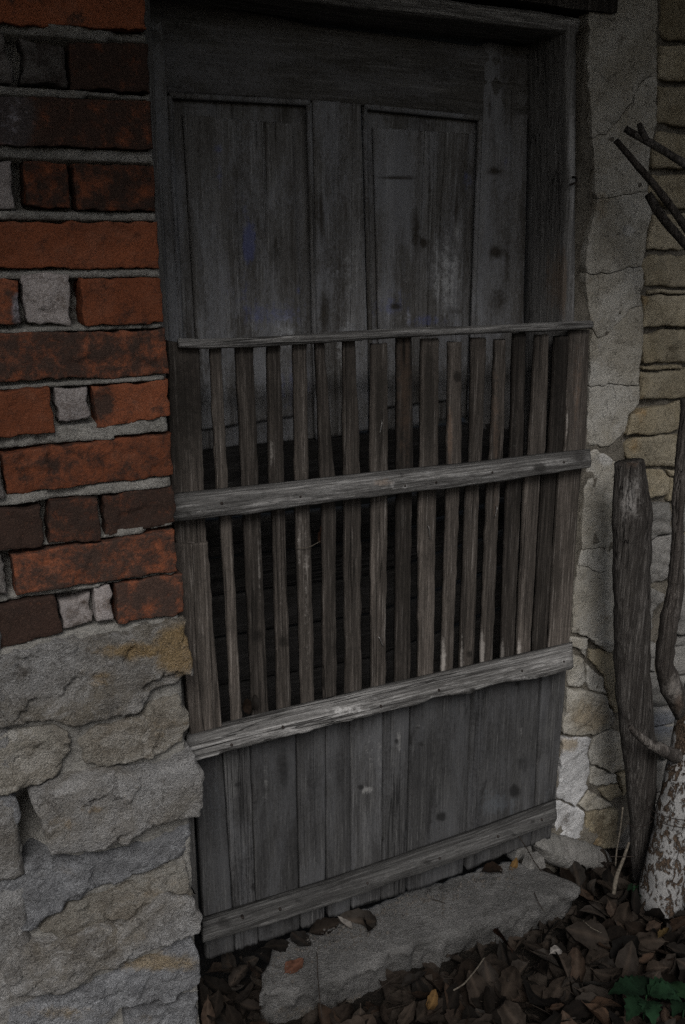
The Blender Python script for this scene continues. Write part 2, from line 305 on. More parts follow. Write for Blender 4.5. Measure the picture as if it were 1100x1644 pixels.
def slab2(name, parent, poly, Y, depth, mat, sp=.007, jit=.003, rnd=.008, amp=.004, fine=.0012, strata=0., bulge=0., spots=None, gap=0., seed=None, tilt=(0, 0), jscale=28, strata_dir=(.25, 1), base=None, flat=False, facet=0., fcell=.03, uni=None):
    """rough block: outline poly in (x,z), front face near Y, body going back to Y+depth"""
    seed = random.randrange(9999) if seed is None else seed
    poly = np.asarray(poly, float)
    if (np.roll(poly[:, 0], -1)*poly[:, 1]-poly[:, 0]*np.roll(poly[:, 1], -1)).sum() < 0: poly = poly[::-1]
    out = []
    for i in range(len(poly)):
        a, b = poly[i], poly[(i+1) % len(poly)]; k = max(1, int(np.linalg.norm(b-a)/sp))
        out += [a+(b-a)*j/k for j in range(k)]
    o = np.array(out); p3 = np.c_[o, np.zeros(len(o))]
    o = o+np.c_[fbm(p3, jscale, 3, 11), fbm(p3, jscale, 3, 12)]*jit
    tg = np.roll(o, -1, 0)-np.roll(o, 1, 0); nr = np.c_[tg[:, 1], -tg[:, 0]]; nr /= np.linalg.norm(nr, axis=1)[:, None]+1e-9   # clockwise: inward = right-hand side
    if gap: o = o+nr*gap
    lo, hi = o.min(0), o.max(0)
    gx, gz = np.meshgrid(np.arange(lo[0], hi[0], sp), np.arange(lo[1], hi[1], sp*.87)); gx = gx+(np.arange(gx.shape[0]) % 2)[:, None]*sp*.5
    g = np.c_[gx.ravel(), gz.ravel()]; g = g+RNG.uniform(-.22, .22, g.shape)*sp
    g = g[inside(g, o)]
    if len(g): g = g[edist(g, o) > max(rnd*.8, sp*.5)]
    ring = np.concatenate([o+nr*rnd*.22, o+nr*rnd*.62])
    ring = ring[inside(ring, o)]
    if len(ring):
        dr = edist(ring, o); ring = ring[dr > rnd*.15]
    pts = np.concatenate([o, ring, g]) if len(g) else np.concatenate([o, ring])
    n0 = len(o)
    vv, ee, ff, *_ = delaunay_2d_cdt([Vector(q) for q in pts], [(i, (i+1) % n0) for i in range(n0)], [], 1, 1e-6)
    vv = np.array([tuple(q) for q in vv]); d = edist(vv, o)
    t = np.clip(1-d/rnd, 0, 1); y = rnd*(1-np.sqrt(np.maximum(0, 1-t*t)))*.9
    p3 = np.c_[vv[:, 0], np.full(len(vv), (seed if uni is None else uni)*.37), vv[:, 1]]; s0_ = seed; seed = seed if uni is None else uni
    y = y+fbm(p3, 9, 3, seed)*amp+fbm(p3, 45, 3, seed+5)*amp*.45+fbm(p3, 150, 2, seed+9)*fine
    if strata:
        q = vv[:, 0]*strata_dir[0]+vv[:, 1]*strata_dir[1]
        st = vnoise(np.c_[q*70, vv[:, 0]*5+seed, np.zeros(len(vv))], seed); y = y+np.clip(st*2, -1, 1)*strata
    if bulge: y = y-bulge*(1-np.exp(-d/.03))
    if facet:
        rs = np.random.default_rng(seed); A = (hi-lo).prod(); nc = max(3, int(A/fcell**2)); cc_ = rs.uniform(lo, hi, (nc, 2)); of = rs.normal(0, facet, nc); sl = rs.normal(0, facet*9, (nc, 2))
        wv = vv+np.c_[fbm(p3, 60, 2, seed+1), fbm(p3, 60, 2, seed+2)]*.012
        dd = ((wv[:, None]-cc_[None])**2).sum(2); k1_ = dd.argmin(1); y = y+of[k1_]+((vv-cc_[k1_])*sl[k1_]).sum(1)
    c = vv.mean(0); y = y+(vv[:, 0]-c[0])*tilt[0]+(vv[:, 1]-c[1])*tilt[1]
    cnt = {}
    tri = []
    for f in ff:
        f = list(f)
        a, b, cc = vv[f[0]], vv[f[1]], vv[f[2]]
        if (b[0]-a[0])*(cc[1]-a[1])-(b[1]-a[1])*(cc[0]-a[0]) < 0: f = f[::-1]
        tri.append(tuple(f))          # ccw in (x,z) seen from -Y
        for k in range(len(f)):
            e = (f[k], f[(k+1) % len(f)]); cnt[e] = 1
    bd = {a: b for (a, b) in cnt if (b, a) not in cnt}
    n = len(vv); V = np.c_[vv[:, 0], Y+y, vv[:, 1]]
    idx = {}; fr_ = {}; extra = []
    for a in bd:
        fr_[a] = n+len(extra); extra.append(tuple(V[a])); idx[a] = n+len(extra); extra.append((V[a, 0], Y+depth, V[a, 2]))
    F = tri+[(fr_[b], fr_[a], idx[a], idx[b]) for a, b in bd.items() if b in idx]
    V = np.concatenate([V, np.array(extra)]) if extra else V
    return obj(name, V, F, mat, parent, spots, not flat, base)
def slab(name, parent, pxs, Y, depth, mat, **k):
    return slab2(name, parent, [U(*q, Y)[[0, 2]] for q in pxs], Y, depth, mat, **k)
def tube(name, path, rad, mat, parent=None, n=40, m=9, amp=.15, seed=None, spots=None, base=None, flat=1.0, fs=30, cap=True):
    seed = random.randrange(9999) if seed is None else seed
    path = np.asarray(path, float); rad = np.broadcast_to(np.asarray(rad, float), (len(path),)) if np.ndim(rad) == 0 else np.asarray(rad, float)
    P = resample(np.c_[path, rad], n); c, r = P[:, :3].copy(), P[:, 3]
    for _ in range(2): c[1:-1] = (c[:-2]+2*c[1:-1]+c[2:])/4
    tg = np.gradient(c, axis=0); tg /= np.linalg.norm(tg, axis=1)[:, None]
    ref = np.array([0., 1., 0.]) if abs(tg[:, 1]).mean() < .8 else np.array([1., 0, 0])
    a = np.cross(tg, ref); a /= np.linalg.norm(a, axis=1)[:, None]; b = np.cross(tg, a)
    th = np.linspace(0, 2*math.pi, m, endpoint=False)
    rg = c[:, None]+r[:, None, None]*(np.cos(th)[None, :, None]*a[:, None]+np.sin(th)[None, :, None]*flat*b[:, None])
    q = rg.reshape(-1, 3); nz = (fbm(q, fs, 3, seed)).reshape(n, m)
    rg = c[:, None]+(rg-c[:, None])*(1+amp*nz)[:, :, None]
    v, f = loft(rg, cap); return obj(name, v, f, mat, parent, spots, True, base)
def gridsheet(name, xs, zs, yfun, mat, parent=None, spots=None, back=None):
    X, Z = np.meshgrid(xs, zs); v = np.c_[X.ravel(), np.zeros(X.size), Z.ravel()]; v[:, 1] = yfun(v)
    nx, nz = len(xs), len(zs); f = []
    for j in range(nz-1):
        for i in range(nx-1):
            a = j*nx+i; f.append((a, a+1, a+nx+1, a+nx))
    if back is not None:
        loop = [i for i in range(nx)]+[j*nx+nx-1 for j in range(1, nz)]+[(nz-1)*nx+i for i in range(nx-2, -1, -1)]+[j*nx for j in range(nz-2, 0, -1)]
        n = len(v); ex = v[loop].copy(); ex[:, 1] = back; v = np.concatenate([v, ex]); k = len(loop)
        for i in range(k): f.append((loop[(i+1) % k], loop[i], n+i, n+(i+1) % k))
    return obj(name, v, f, mat, parent, spots)
def jl(a, b, step): return np.arange(a, b+step*.5, step)

# ================================================================== GROUND
def ground_z(x, y):
    p = np.c_[x, y, np.zeros(len(x))]; near = np.exp(-((x-1)**2+y**2)/4)
    return -.10+fbm(p, 6, 3, 4)*.012*near
xs = np.r_[-60, -20, -6, -2, jl(-1, 2.6, .04), 4, 8, 25, 60]; ys = np.r_[-60, -20, -6, -2.5, jl(-1.6, .3, .04), .6]
X, Yg = np.meshgrid(xs, ys); v = np.c_[X.ravel(), Yg.ravel(), ground_z(X.ravel(), Yg.ravel())]; nx = len(xs)
f = [(j*nx+i, j*nx+i+1, (j+1)*nx+i+1, (j+1)*nx+i) for j in range(len(ys)-1) for i in range(nx-1)]
g = obj('ground', v, f, 'soil'); g['kind'] = 'structure'

# ================================================================== BRICK WALL (left)
YB = -.03
brick_wall = thing('brick_wall', 'old red brick wall with crumbling grey mortar left of the doorway', 'wall', (.2, 0, .84))
rows = [
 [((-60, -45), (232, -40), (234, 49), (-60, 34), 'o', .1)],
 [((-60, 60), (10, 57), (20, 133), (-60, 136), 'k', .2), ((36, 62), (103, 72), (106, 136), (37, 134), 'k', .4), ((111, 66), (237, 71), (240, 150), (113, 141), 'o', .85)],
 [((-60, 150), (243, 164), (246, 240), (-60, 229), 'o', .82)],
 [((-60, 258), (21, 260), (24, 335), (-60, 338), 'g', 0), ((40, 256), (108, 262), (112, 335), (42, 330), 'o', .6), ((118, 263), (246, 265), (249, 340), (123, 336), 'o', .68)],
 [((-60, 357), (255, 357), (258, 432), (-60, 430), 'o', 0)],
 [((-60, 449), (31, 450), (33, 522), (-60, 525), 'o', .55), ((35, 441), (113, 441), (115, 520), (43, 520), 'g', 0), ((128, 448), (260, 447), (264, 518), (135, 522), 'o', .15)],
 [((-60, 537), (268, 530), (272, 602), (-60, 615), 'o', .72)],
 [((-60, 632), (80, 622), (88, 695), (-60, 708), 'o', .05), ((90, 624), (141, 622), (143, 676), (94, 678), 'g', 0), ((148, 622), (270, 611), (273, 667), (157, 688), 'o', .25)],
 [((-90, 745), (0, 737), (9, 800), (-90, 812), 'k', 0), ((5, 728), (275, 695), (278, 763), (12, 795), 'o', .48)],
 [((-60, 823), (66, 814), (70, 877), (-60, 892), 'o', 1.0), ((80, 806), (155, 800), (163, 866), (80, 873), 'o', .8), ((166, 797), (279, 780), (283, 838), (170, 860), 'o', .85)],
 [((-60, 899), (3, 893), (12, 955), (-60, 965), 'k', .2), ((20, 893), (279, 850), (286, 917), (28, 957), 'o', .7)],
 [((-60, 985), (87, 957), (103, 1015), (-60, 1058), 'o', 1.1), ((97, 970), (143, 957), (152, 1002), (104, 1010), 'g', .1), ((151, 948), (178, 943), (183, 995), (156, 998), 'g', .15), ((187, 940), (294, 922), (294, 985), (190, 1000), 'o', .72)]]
brick_spots = {2: [(20, 190, 34, 48, 2, 1.3), (170, 190, 90, 70, 0, .3)], 5: [(28, 495, 10, 30, 2, .8), (15, 470, 20, 10, 0, .7)], 7: [(165, 650, 22, 35, 0, .9)], 4: [(60, 395, 80, 30, 0, .15)],
  9: [(225, 825, 45, 30, 0, .4)], 11: [(240, 940, 50, 20, 0, .9), (250, 980, 60, 10, 0, .1)], 6: [(60, 560, 50, 40, 0, .6), (180, 560, 60, 40, 0, .6)], 8: [(90, 745, 60, 30, 0, .6)],
  10: [(150, 910, 60, 30, 0, .6)], 3: [(75, 300, 20, 40, 0, .6), (160, 300, 30, 30, 0, .6)], 1: [(140, 100, 20, 30, 0, .5)], 0: [(60, 0, 90, 20, 0, .3)]}
world_rows = []
for ri, row in enumerate(rows):
    wr = []
    for (a, b, c, d, kind, dk) in row:
        Yf = YB+random.uniform(-.004, .004)
        q = [U(*p, Yf)[[0, 2]] for p in (a, b, c, d)]
        if kind == 'k': sp_ = [(p[0], p[1], 80, 60, 1, .0) for p in (a,)]; dk = dk+.15
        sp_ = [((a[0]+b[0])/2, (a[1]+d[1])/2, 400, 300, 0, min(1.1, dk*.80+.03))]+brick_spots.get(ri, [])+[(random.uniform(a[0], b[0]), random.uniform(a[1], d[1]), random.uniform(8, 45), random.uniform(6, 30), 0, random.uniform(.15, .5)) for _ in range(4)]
        big = kind == 'o'
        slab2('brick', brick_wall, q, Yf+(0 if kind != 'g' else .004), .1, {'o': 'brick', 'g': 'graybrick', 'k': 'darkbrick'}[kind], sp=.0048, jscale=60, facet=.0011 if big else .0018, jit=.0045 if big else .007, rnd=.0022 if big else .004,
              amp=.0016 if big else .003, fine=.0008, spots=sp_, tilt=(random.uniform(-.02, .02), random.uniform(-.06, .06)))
        wr.append(q)
    world_rows.append(wr)
# rows continue to the left of the frame and above it, as plain bricks
for wr in world_rows:
    xl = min(p[0] for p in wr[0]); zt = wr[0][0][1]; zb = wr[0][3][1]; x = xl-.018
    while x > -.55:
        l = random.choice((.13, .26)); slab2('brick', brick_wall, [(x-l, zt), (x, zt), (x, zb), (x-l, zb)], YB+random.uniform(-.004, .004), .1, 'brick', sp=.013, jit=.003, rnd=.005, amp=.002,
              spots=None); x -= l+.017
z = world_rows[0][0][0][1]+.02
for k in range(3):
    x = .42-(k % 2)*.004
    while x > -.55:
        l = .26 if (k % 2) else .125; slab2('brick', brick_wall, [(x-l, z+.068), (x, z+.068), (x, z), (x-l, z)], YB, .1, 'brick', sp=.013, jit=.003, rnd=.005, amp=.002); x -= l+.017
    z += .09
ZTOP = z+.05
bands = [(np.array([r[0][0], r[-1][1], r[-1][2], r[0][3]])) for r in world_rows]
def mortar_y(v):
    p = v[:, [0, 2]]; y = YB+.0065+fbm(v, 13, 3, 3)*.013+fbm(v, 70, 3, 5)*.006+fbm(v, 200, 2, 6)*.002
    deep = np.zeros(len(v), bool)
    for b in bands:
        bb = b.copy(); bb[0, 0] -= .6; bb[3, 0] -= .6; deep |= inside(p, bb)
    y[deep] = YB+.045+fbm(v[deep], 30, 2, 8)*.02
    return y
zlo = U(0, 1075, YB)[2]-.03
gridsheet('mortar', np.r_[jl(-.55, .05, .02), jl(.055, .408, .0048)], jl(zlo, ZTOP-.02, .0048), mortar_y, 'mortar', brick_wall, None, .30)

# ================================================================== STONE BASE (left, below the bricks)
YS = -.045
stone_base = thing('rubble_plinth', 'rough grey rubble stone base under the red brick wall', 'wall', (.2, 0, -.08))
K = dict(sp=.0046, jit=.009, gap=.0022, rnd=.008, amp=.0085, fine=.0022, strata=.0006, jscale=48, facet=.0030, fcell=.030)
def st(px, Y=YS, mat='stone', **k):
    cx_ = sum(p[0] for p in px)/len(px); cy_ = sum(p[1] for p in px)/len(px)
    k = dict(k); k['spots'] = k.get('spots', [])+[(cx_+random.uniform(-90, 90), cy_+random.uniform(-30, 30), random.uniform(15, 45), random.uniform(8, 20), random.choice((0, 0, 1, 2)), random.uniform(.15, .4)) for _ in range(6)]
    kk = dict(K); kk.update(k); kk['bulge'] = kk.get('bulge', 0)*.4; kk['amp'] = min(kk['amp'], .009); Y = YS+(Y-YS)*1.0; mat = ('stone', 'wstone', 'bstone', 'wstone', 'stone', 'bstone', 'stone', 'wstone')[len(px) % 8] if mat == 'stone' else mat; return slab('stone', stone_base, px, Y, .25, mat, **kk)
st([(-60, 1068), (60, 1040), (170, 1020), (298, 992), (306, 1035), (313, 1085), (285, 1098), (250, 1110), (237, 1130), (215, 1148), (140, 1163), (115, 1170), (60, 1160), (-60, 1185)],
   spots=[(288, 1042, 36, 40, 2, 1.3), (215, 1045, 60, 15, 2, .85), (165, 1085, 26, 10, 2, .5), (160, 1095, 22, 10, 2, .5), (25, 1085, 30, 15, 0, .4), (130, 1055, 26, 20, 0, .35)], tilt=(0, .05), bulge=.006)
st([(242, 1132), (285, 1114), (303, 1140), (306, 1165), (298, 1198), (262, 1213), (170, 1235), (135, 1228), (122, 1190), (150, 1167), (216, 1152)], YS+.006, spots=[(260, 1170, 40, 30, 2, .25)])
st([(-60, 1190), (60, 1165), (112, 1172), (118, 1205), (100, 1248), (60, 1268), (-60, 1290)], YS+.004, spots=[(30, 1180, 60, 20, 1, .4)])
st([(50, 1285), (100, 1262), (170, 1243), (255, 1238), (318, 1214), (329, 1240), (330, 1290), (322, 1313), (255, 1328), (200, 1358), (120, 1374), (86, 1374), (73, 1355), (62, 1310)], YS-.018, bulge=.008, spots=[(210, 1270, 70, 40, 2, .16)])
st([(-60, 1290), (25, 1278), (33, 1318), (20, 1335), (-60, 1345)], YS, spots=[(0, 1290, 30, 20, 2, .4)])
st([(-60, 1347), (20, 1337), (32, 1347), (38, 1375), (18, 1390), (-60, 1408)], YS+.012, 'gstone')
st([(35, 1393), (90, 1380), (200, 1363), (308, 1325), (306, 1370), (300, 1380), (245, 1397), (195, 1418), (110, 1450), (60, 1490), (-60, 1535), (-60, 1412), (22, 1392)], YS+.006, bulge=.004, spots=[(90, 1400, 50, 15, 2, .2)])
st([(192, 1428), (245, 1402), (302, 1384), (309, 1425), (318, 1440), (268, 1436), (226, 1470), (160, 1490), (100, 1508), (66, 1494), (112, 1453)], YS+.004, amp=.014, spots=[(265, 1408, 45, 14, 1, .45), (260, 1415, 50, 20, 2, .3)])
st([(207, 1490), (262, 1441), (316, 1444), (328, 1475), (329, 1503), (250, 1533), (170, 1563), (120, 1593), (45, 1611), (12, 1595), (0, 1560), (22, 1532), (100, 1512), (165, 1493)], YS-.014, bulge=.006, spots=[(225, 1500, 50, 20, 2, .22)])
st([(12, 1622), (120, 1600), (200, 1558), (316, 1515), (329, 1555), (328, 1583), (262, 1608), (190, 1627), (80, 1700), (0, 1700)], YS-.008, spots=[(250, 1545, 75, 14, 2, .9), (100, 1625, 70, 14, 2, .5)])
st([(262, 1613), (318, 1600), (322, 1700), (200, 1700), (195, 1630)], YS-.004)
st([(-60, 1538), (-4, 1562), (10, 1615), (-60, 1640)], YS+.01, 'gstone')
st([(-60, 1645), (5, 1622), (5, 1710), (-60, 1710)], YS, sp=.012)
x = .13
for zz in np.arange(-.1, .78, .16):                # the base goes on to the left of the frame
    x = .135
    while x > -.5:
        l = random.uniform(.16, .3); slab2('stone', stone_base, [(x-l, zz+.15), (x-.012, zz+.145), (x-.01, zz), (x-l, zz)], YS, .25, 'stone', sp=.018, jit=.012, rnd=.02, amp=.012); x -= l+.012
def sb_y(v):
    p = PR(v); hole = np.exp(-(((p[:, 0]-52)/30)**2+((p[:, 1]-1330)/55)**2))
    return YS+.017+fbm(v, 14, 4, 21)*.012+fbm(v, 80, 2, 23)*.004+hole*.12
gridsheet('mortar', np.r_[jl(-.5, .05, .03), jl(.06, .413, .007)], jl(-.12, zlo+.06, .007), sb_y, 'mortar', stone_base, None, .3)

# ================================================================== RIGHT SIDE: plastered pier and yellow stone wall
pier = thing('plastered_pier', 'cracked grey plastered pier between the wooden door and the yellow stones', 'wall', (1.36, 0, -.08))
YPI = .058
def y_core(v): return YPI+.010+.014*np.clip((v[:, 0]-XL-.12)/.05, 0, 1)+fbm(v, 12, 4, 31)*.016+fbm(v, 70, 3, 33)*.006
XL = U(945, 600, YPI)[0]
def lp(*p): return list(zip(p[::2], p[1::2]))
k1 = lp(951, 222, 959, 218, 972, 216, 990, 197, 1003, 180, 1018, 165, 1020, 150, 1032, 128)      # cracks, left to right
k2 = lp(957, 320, 968, 318, 985, 316, 1002, 312, 1020, 309, 1042, 306)
k3 = lp(941, 437, 962, 440, 985, 436, 1000, 433, 1012, 430, 1031, 428)
k4 = lp(960, 543, 975, 539, 986, 527, 998, 515, 1006, 505, 1012, 497, 1030, 490)
k5 = lp(946, 621, 966, 619, 985, 617, 1005, 620, 1027, 618)
k6 = lp(942, 716, 958, 714, 966, 719, 980, 716, 1000, 700)
k7 = lp(933, 882, 950, 881, 968, 879, 990, 878)
k8 = lp(927, 907, 945, 912, 960, 919, 974, 918, 990, 908)
T = C7(1020-880, 0)[0:0]
piece = dict(sp=.0065, jit=.005, rnd=.0013, amp=.004, fine=.0007, jscale=70, gap=.0008, uni=77)
def pp(px, Y=0., mat='plaster', d=.03, name='plaster_piece', **k):
    kk = dict(piece); kk.update(k); return slab(name, pier, px, Y+YPI, d, mat, **kk)
pst = [(1000, 60, 60, 40, 0, .2), (965, 330, 16, 40, 2, .5), (985, 360, 16, 40, 1, .3), (1010, 370, 10, 10, 1, .9), (1000, 520, 30, 80, 2, .12), (965, 590, 12, 90, 1, .3), (990, 690, 20, 40, 1, .35)]
pp(lp(944, -60, 1058, -60, 1057, 13, 1056, 60, 1055, 120)+k1[::-1][0:]+lp(951, 180, 945, 140, 944, 100, 946, 38), spots=pst)
pp(k1+lp(1056, 118, 1056, 199, 1046, 240, 1043, 273, 1041, 290)+k2[::-1]+lp(956, 290, 954, 250), .001, spots=pst)
pp(k2+lp(1048, 342, 1042, 370, 1038, 399, 1036, 415)+k3[::-1]+lp(942, 415, 945, 380, 952, 352, 957, 335), .0, spots=pst)
pp(k3+lp(1036, 450, 1029, 470)+k4[::-1]+lp(950, 524, 944, 490, 941, 455), .001, spots=pst)
pp(lp(950, 526)+k4+lp(1034, 505, 1032, 553, 1029, 585)+k5[::-1]+lp(947, 600, 948, 565), -.001, spots=pst)
pp(k5+lp(1028, 640, 1026, 650, 1011, 666, 1006, 694)+k6[::-1]+lp(944, 680), .0, spots=pst)
pp(lp(943, 722, 960, 722, 984, 735, 990, 745, 992, 800, 994, 876)+k7[::-1]+lp(935, 830, 940, 780), .004, spots=[(972, 735, 16, 14, 1, .9), (965, 850, 20, 30, 1, .3)])
pp(k7+k8[::-1]+lp(931, 893), .004)
pp(k8+lp(994, 960, 992, 1030, 985, 1040, 965, 1030, 942, 1022, 919, 1015, 921, 960), .002, spots=[(960, 990, 25, 40, 2, .35)])
# broken plaster and rubble in the lower part of the pier
R = dict(sp=.0055, jit=.006, gap=.0016, rnd=.0035, amp=.006, fine=.0014, facet=.0012)
pp(C2(195, 0, 320, 22, 312, 130, 270, 95, 222, 70), .0, 'plaster', name='plaster_piece', **R)
pp(C2(320, 15, 420, 22, 485, 45, 480, 95, 440, 108, 395, 70, 345, 45), -.008, 'plaster', name='plaster_piece', **R)
pp(C2(205, 190, 215, 100, 290, 135, 306, 260, 290, 312, 200, 310), .006, 'plaster', **R)
pp(C2(325, 92, 400, 80, 470, 112, 498, 240, 525, 470, 480, 470, 440, 410, 430, 330, 410, 255, 370, 200, 328, 150), .004, 'ystone', name='stone', **R)
pp(C2(310, 165, 405, 262, 424, 352, 318, 330, 300, 290), .008, 'plaster', **R)
pp(C2(190, 322, 300, 335, 420, 360, 440, 402, 487, 500, 450, 560, 350, 605, 280, 616, 168, 592), -.004, 'plaster', spots=[(945, 1150, 40, 30, 2, .7), (985, 1140, 10, 20, 1, .5)], **R)
pp(C2(166, 612, 345, 617, 322, 680, 330, 830, 306, 888, 322, 922, 240, 1022, 130, 985, 150, 780), -.001, 'wplaster', spots=[(912, 1195, 20, 12, 2, .9)], **R)
pp(C2(352, 612, 440, 562, 532, 592, 572, 680, 574, 800, 462, 830, 372, 790, 327, 770, 325, 690), .001, 'plaster', spots=[(990, 1230, 20, 20, 2, .4)], **R)
pp(C2(330, 780, 372, 795, 480, 842, 490, 888, 372, 908, 322, 896), .006, 'plaster', **R)
pp(C2(375, 915, 490, 892, 524, 960, 440, 1000, 410, 968), .008, 'ystone', name='stone', **R)
pp(C2(500, 838, 590, 800, 600, 940, 530, 968), .006, 'ystone', name='stone', **R)
pp(C2(322, 926, 405, 975, 470, 1030, 300, 1056, 248, 1022), .006, 'plaster', **R)
pp(C2(124, 990, 240, 1026, 300, 1062, 286, 1212, 232, 1232, 120, 1190), .0, 'wplaster', spots=[(910, 1320, 16, 30, 0, .5)], **R)
pp(C2(304, 1058, 500, 1040, 492, 1280, 400, 1282, 284, 1228), .004, 'ystone', name='stone', spots=[(970, 1330, 40, 40, 0, .6), (950, 1350, 18, 12, 2, .8)], **R)
R2 = dict(R); R2.update(rnd=.03, bulge=.02, amp=.008, jit=.006, uni=None)
pp(C2(15, 1268, 60, 1240, 110, 1230, 250, 1240, 400, 1296, 480, 1330, 500, 1400, 400, 1440, 300, 1450, 150, 1425, 60, 1380), -.03, 'gstone', .2, name='stone', spots=[(935, 1375, 30, 18, 2, .0), (915, 1370, 40, 30, 1, .35)], **R2)
# rubble wall
swall = thing('stone_wall', 'coursed wall of yellow sandstone blocks over grey rubble at the right edge', 'wall', (1.7, 0, -.08))
def ss(px, Y=.004, mat='ystone', **k):
    kk = dict(sp=.0065, jit=.005, gap=.0006, rnd=.006, amp=.006, fine=.0014, jscale=40, bulge=.002, facet=.0014); kk.update(k); return slab('stone', swall, px, Y+YPI+random.uniform(-.004, .004), .12, mat, **kk)
for q in ((700, -120, 960, -120, 960, 262, 750, 252, 700, 200), (712, 285, 960, 283, 960, 520, 702, 493), (690, 532, 960, 542, 960, 800, 690, 778), (690, 825, 960, 842, 960, 1058, 655, 1052, 655, 960),
          (650, 1090, 960, 1088, 960, 1316, 760, 1308, 640, 1210), (665, 1352, 960, 1332, 960, 1572, 630, 1570)):
    ss(C7(*q))
for q in ((600, 42, 960, 37, 960, 240, 622, 236), (640, 258, 960, 252, 960, 280, 640, 284), (604, 292, 960, 288, 960, 492, 612, 488), (594, 545, 720, 512, 960, 503, 960, 708, 602, 720),
          (604, 738, 840, 722, 836, 750, 604, 765), (584, 780, 780, 760, 960, 742, 960, 938, 584, 952), (524, 1048, 600, 1014, 780, 975, 848, 955, 850, 1100, 840, 1128, 780, 1158, 640, 1172, 506, 1168),
          (484, 1222, 560, 1192, 760, 1165, 960, 1160, 960, 1362, 620, 1370, 500, 1318), (610, 1388, 740, 1392, 774, 1440, 760, 1540, 620, 1582), (766, 1392, 960, 1372, 960, 1450, 780, 1438)):
    ss(C8(*q), spots=[(1030, 660, 10, 30, 2, .5), (1020, 715, 12, 20, 2, .5), (1035, 480, 8, 20, 2, .5), (1080, 560, 20, 30, 0, .3)])
ss(C8(782, 1446, 960, 1456, 960, 1600, 765, 1580))
for q in ((690, 402, 862, 372, 862, 588, 700, 638), (700, 652, 870, 595, 872, 898, 740, 948, 692, 900), (692, 955, 832, 1022, 750, 1138, 742, 1250, 682, 1330, 690, 1180), (890, 1130, 1010, 1082, 1010, 1288, 880, 1298),
          (880, 1312, 1010, 1302, 1010, 1372, 872, 1368), (690, 1352, 762, 1362, 750, 1480, 750, 1560, 692, 1540), (880, 600, 1010, 590, 1010, 830, 890, 850), (890, 860, 1010, 845, 1010, 1065, 900, 1085), (885, 380, 1010, 370, 1010, 580, 885, 590)):
    ss(C3(*q), .002, 'gstone', strata=.003)
for q, m_ in (((690, 440, 842, 430, 842, 538, 700, 560), 'gstone'), ((702, 562, 842, 546, 822, 660, 780, 760, 712, 700), 'gstone'), ((672, 240, 722, 222, 800, 390, 840, 426, 692, 434), 'gstone'), ((705, 770, 800, 770, 800, 1000, 720, 1000), 'gstone'),
              ((850, 250, 1010, 230, 1010, 400, 870, 420), 'gstone'), ((850, 440, 1010, 420, 1010, 640, 850, 640), 'gstone'), ((830, 660, 1010, 650, 1010, 900, 820, 900), 'gstone'), ((720, 1010, 1010, 910, 1010, 1500, 720, 1500), 'gstone'), ((500, 1300, 710, 1010, 715, 1480, 500, 1480), 'gstone')):
    ss(C2(*q), .004, m_, strata=.003, spots=[(1065, 1160, 26, 26, 2, .8)])
XR = U(1113, 600, YPI)[0]+.03
for zz in np.arange(-.1, 2.2, .115):               # the wall goes on to the right of the frame
    xx = XR
    while xx < 2.7:
        l = random.uniform(.14, .3); slab2('stone', swall, [(xx+.006, zz), (xx+l, zz), (xx+l, zz+.103), (xx+.006, zz+.103)], YPI+.004, .12, 'ystone' if zz > .7 else 'gstone', sp=.02, jit=.008, rnd=.012, amp=.006); xx += l+.01
gridsheet('rubble_core', np.r_[jl(U(926, 300, .062)[0]+.002, XL+.42, .007), jl(XL+.45, 2.7, .05)], jl(-.12, 2.25, .007), y_core, 'core', pier, None, .32)

# ================================================================== DOOR FRAME
YP = .062; YD = .182
frame = thing('door_frame', 'weathered grey wooden frame set back in the doorway around the panelled door', 'door frame', (.85, YP, 0))
zb_ = 0.0
xpost = [U(909, 300, YP)[0], U(926, 300, YP)[0]]
def vplank(name, parent, pl, pr_, Y, th, mat, **k):   # pl, pr_: px points (top, bottom) of left and right edge
    return plank(name, parent, list(zip(pl, pr_)), Y, th, mat, **k)
vplank('jamb', frame, [(909, 40), (910, 300), (904, 513), (868, 1330)], [(926, 40), (925, 300), (924, 513), (893, 1330)], YP, YD-YP+.06, 'railz', n=120, m=5, rnd=.004, spots=[(905, 460, 6, 70, 2, .9), (918, 250, 7, 120, 1, .7), (918, 440, 6, 80, 1, .4), (930, 400, 6, 200, 0, .3)])
lx = U(241, 0, YP)[0]
vplank('jamb', frame, [(205, -20), (216, 210), (228, 430), (240, 620), (290, 1500)], [(241, -20), (253, 210), (265, 430), (277, 620), (322, 1500)], YP, YD-YP+.06, 'railz', n=80, m=4, rnd=.004)
vplank('frame_head', frame, [(225, -110), (560, -38), (672, -8), (760, 5), (860, 16), (930, 28)], [(225, -40), (560, 11), (672, 24), (793, 38), (870, 48), (930, 55)], YP, YD-YP+.06, 'rail', n=100, m=5, rnd=.006, along=0)
hk = [U(915, 297, YP-.012), U(921, 295, YP-.012), U(926, 292, YP-.013), U(926, 286, YP-.014), U(921, 284, YP-.006), U(919, 284, YP+.004)]
tube('hook', hk, .0022, 'iron', frame, 24, 6, .05)
for (hx, hy) in ((885, 232), (851, 312), (849, 335), (851, 355)):
    pass
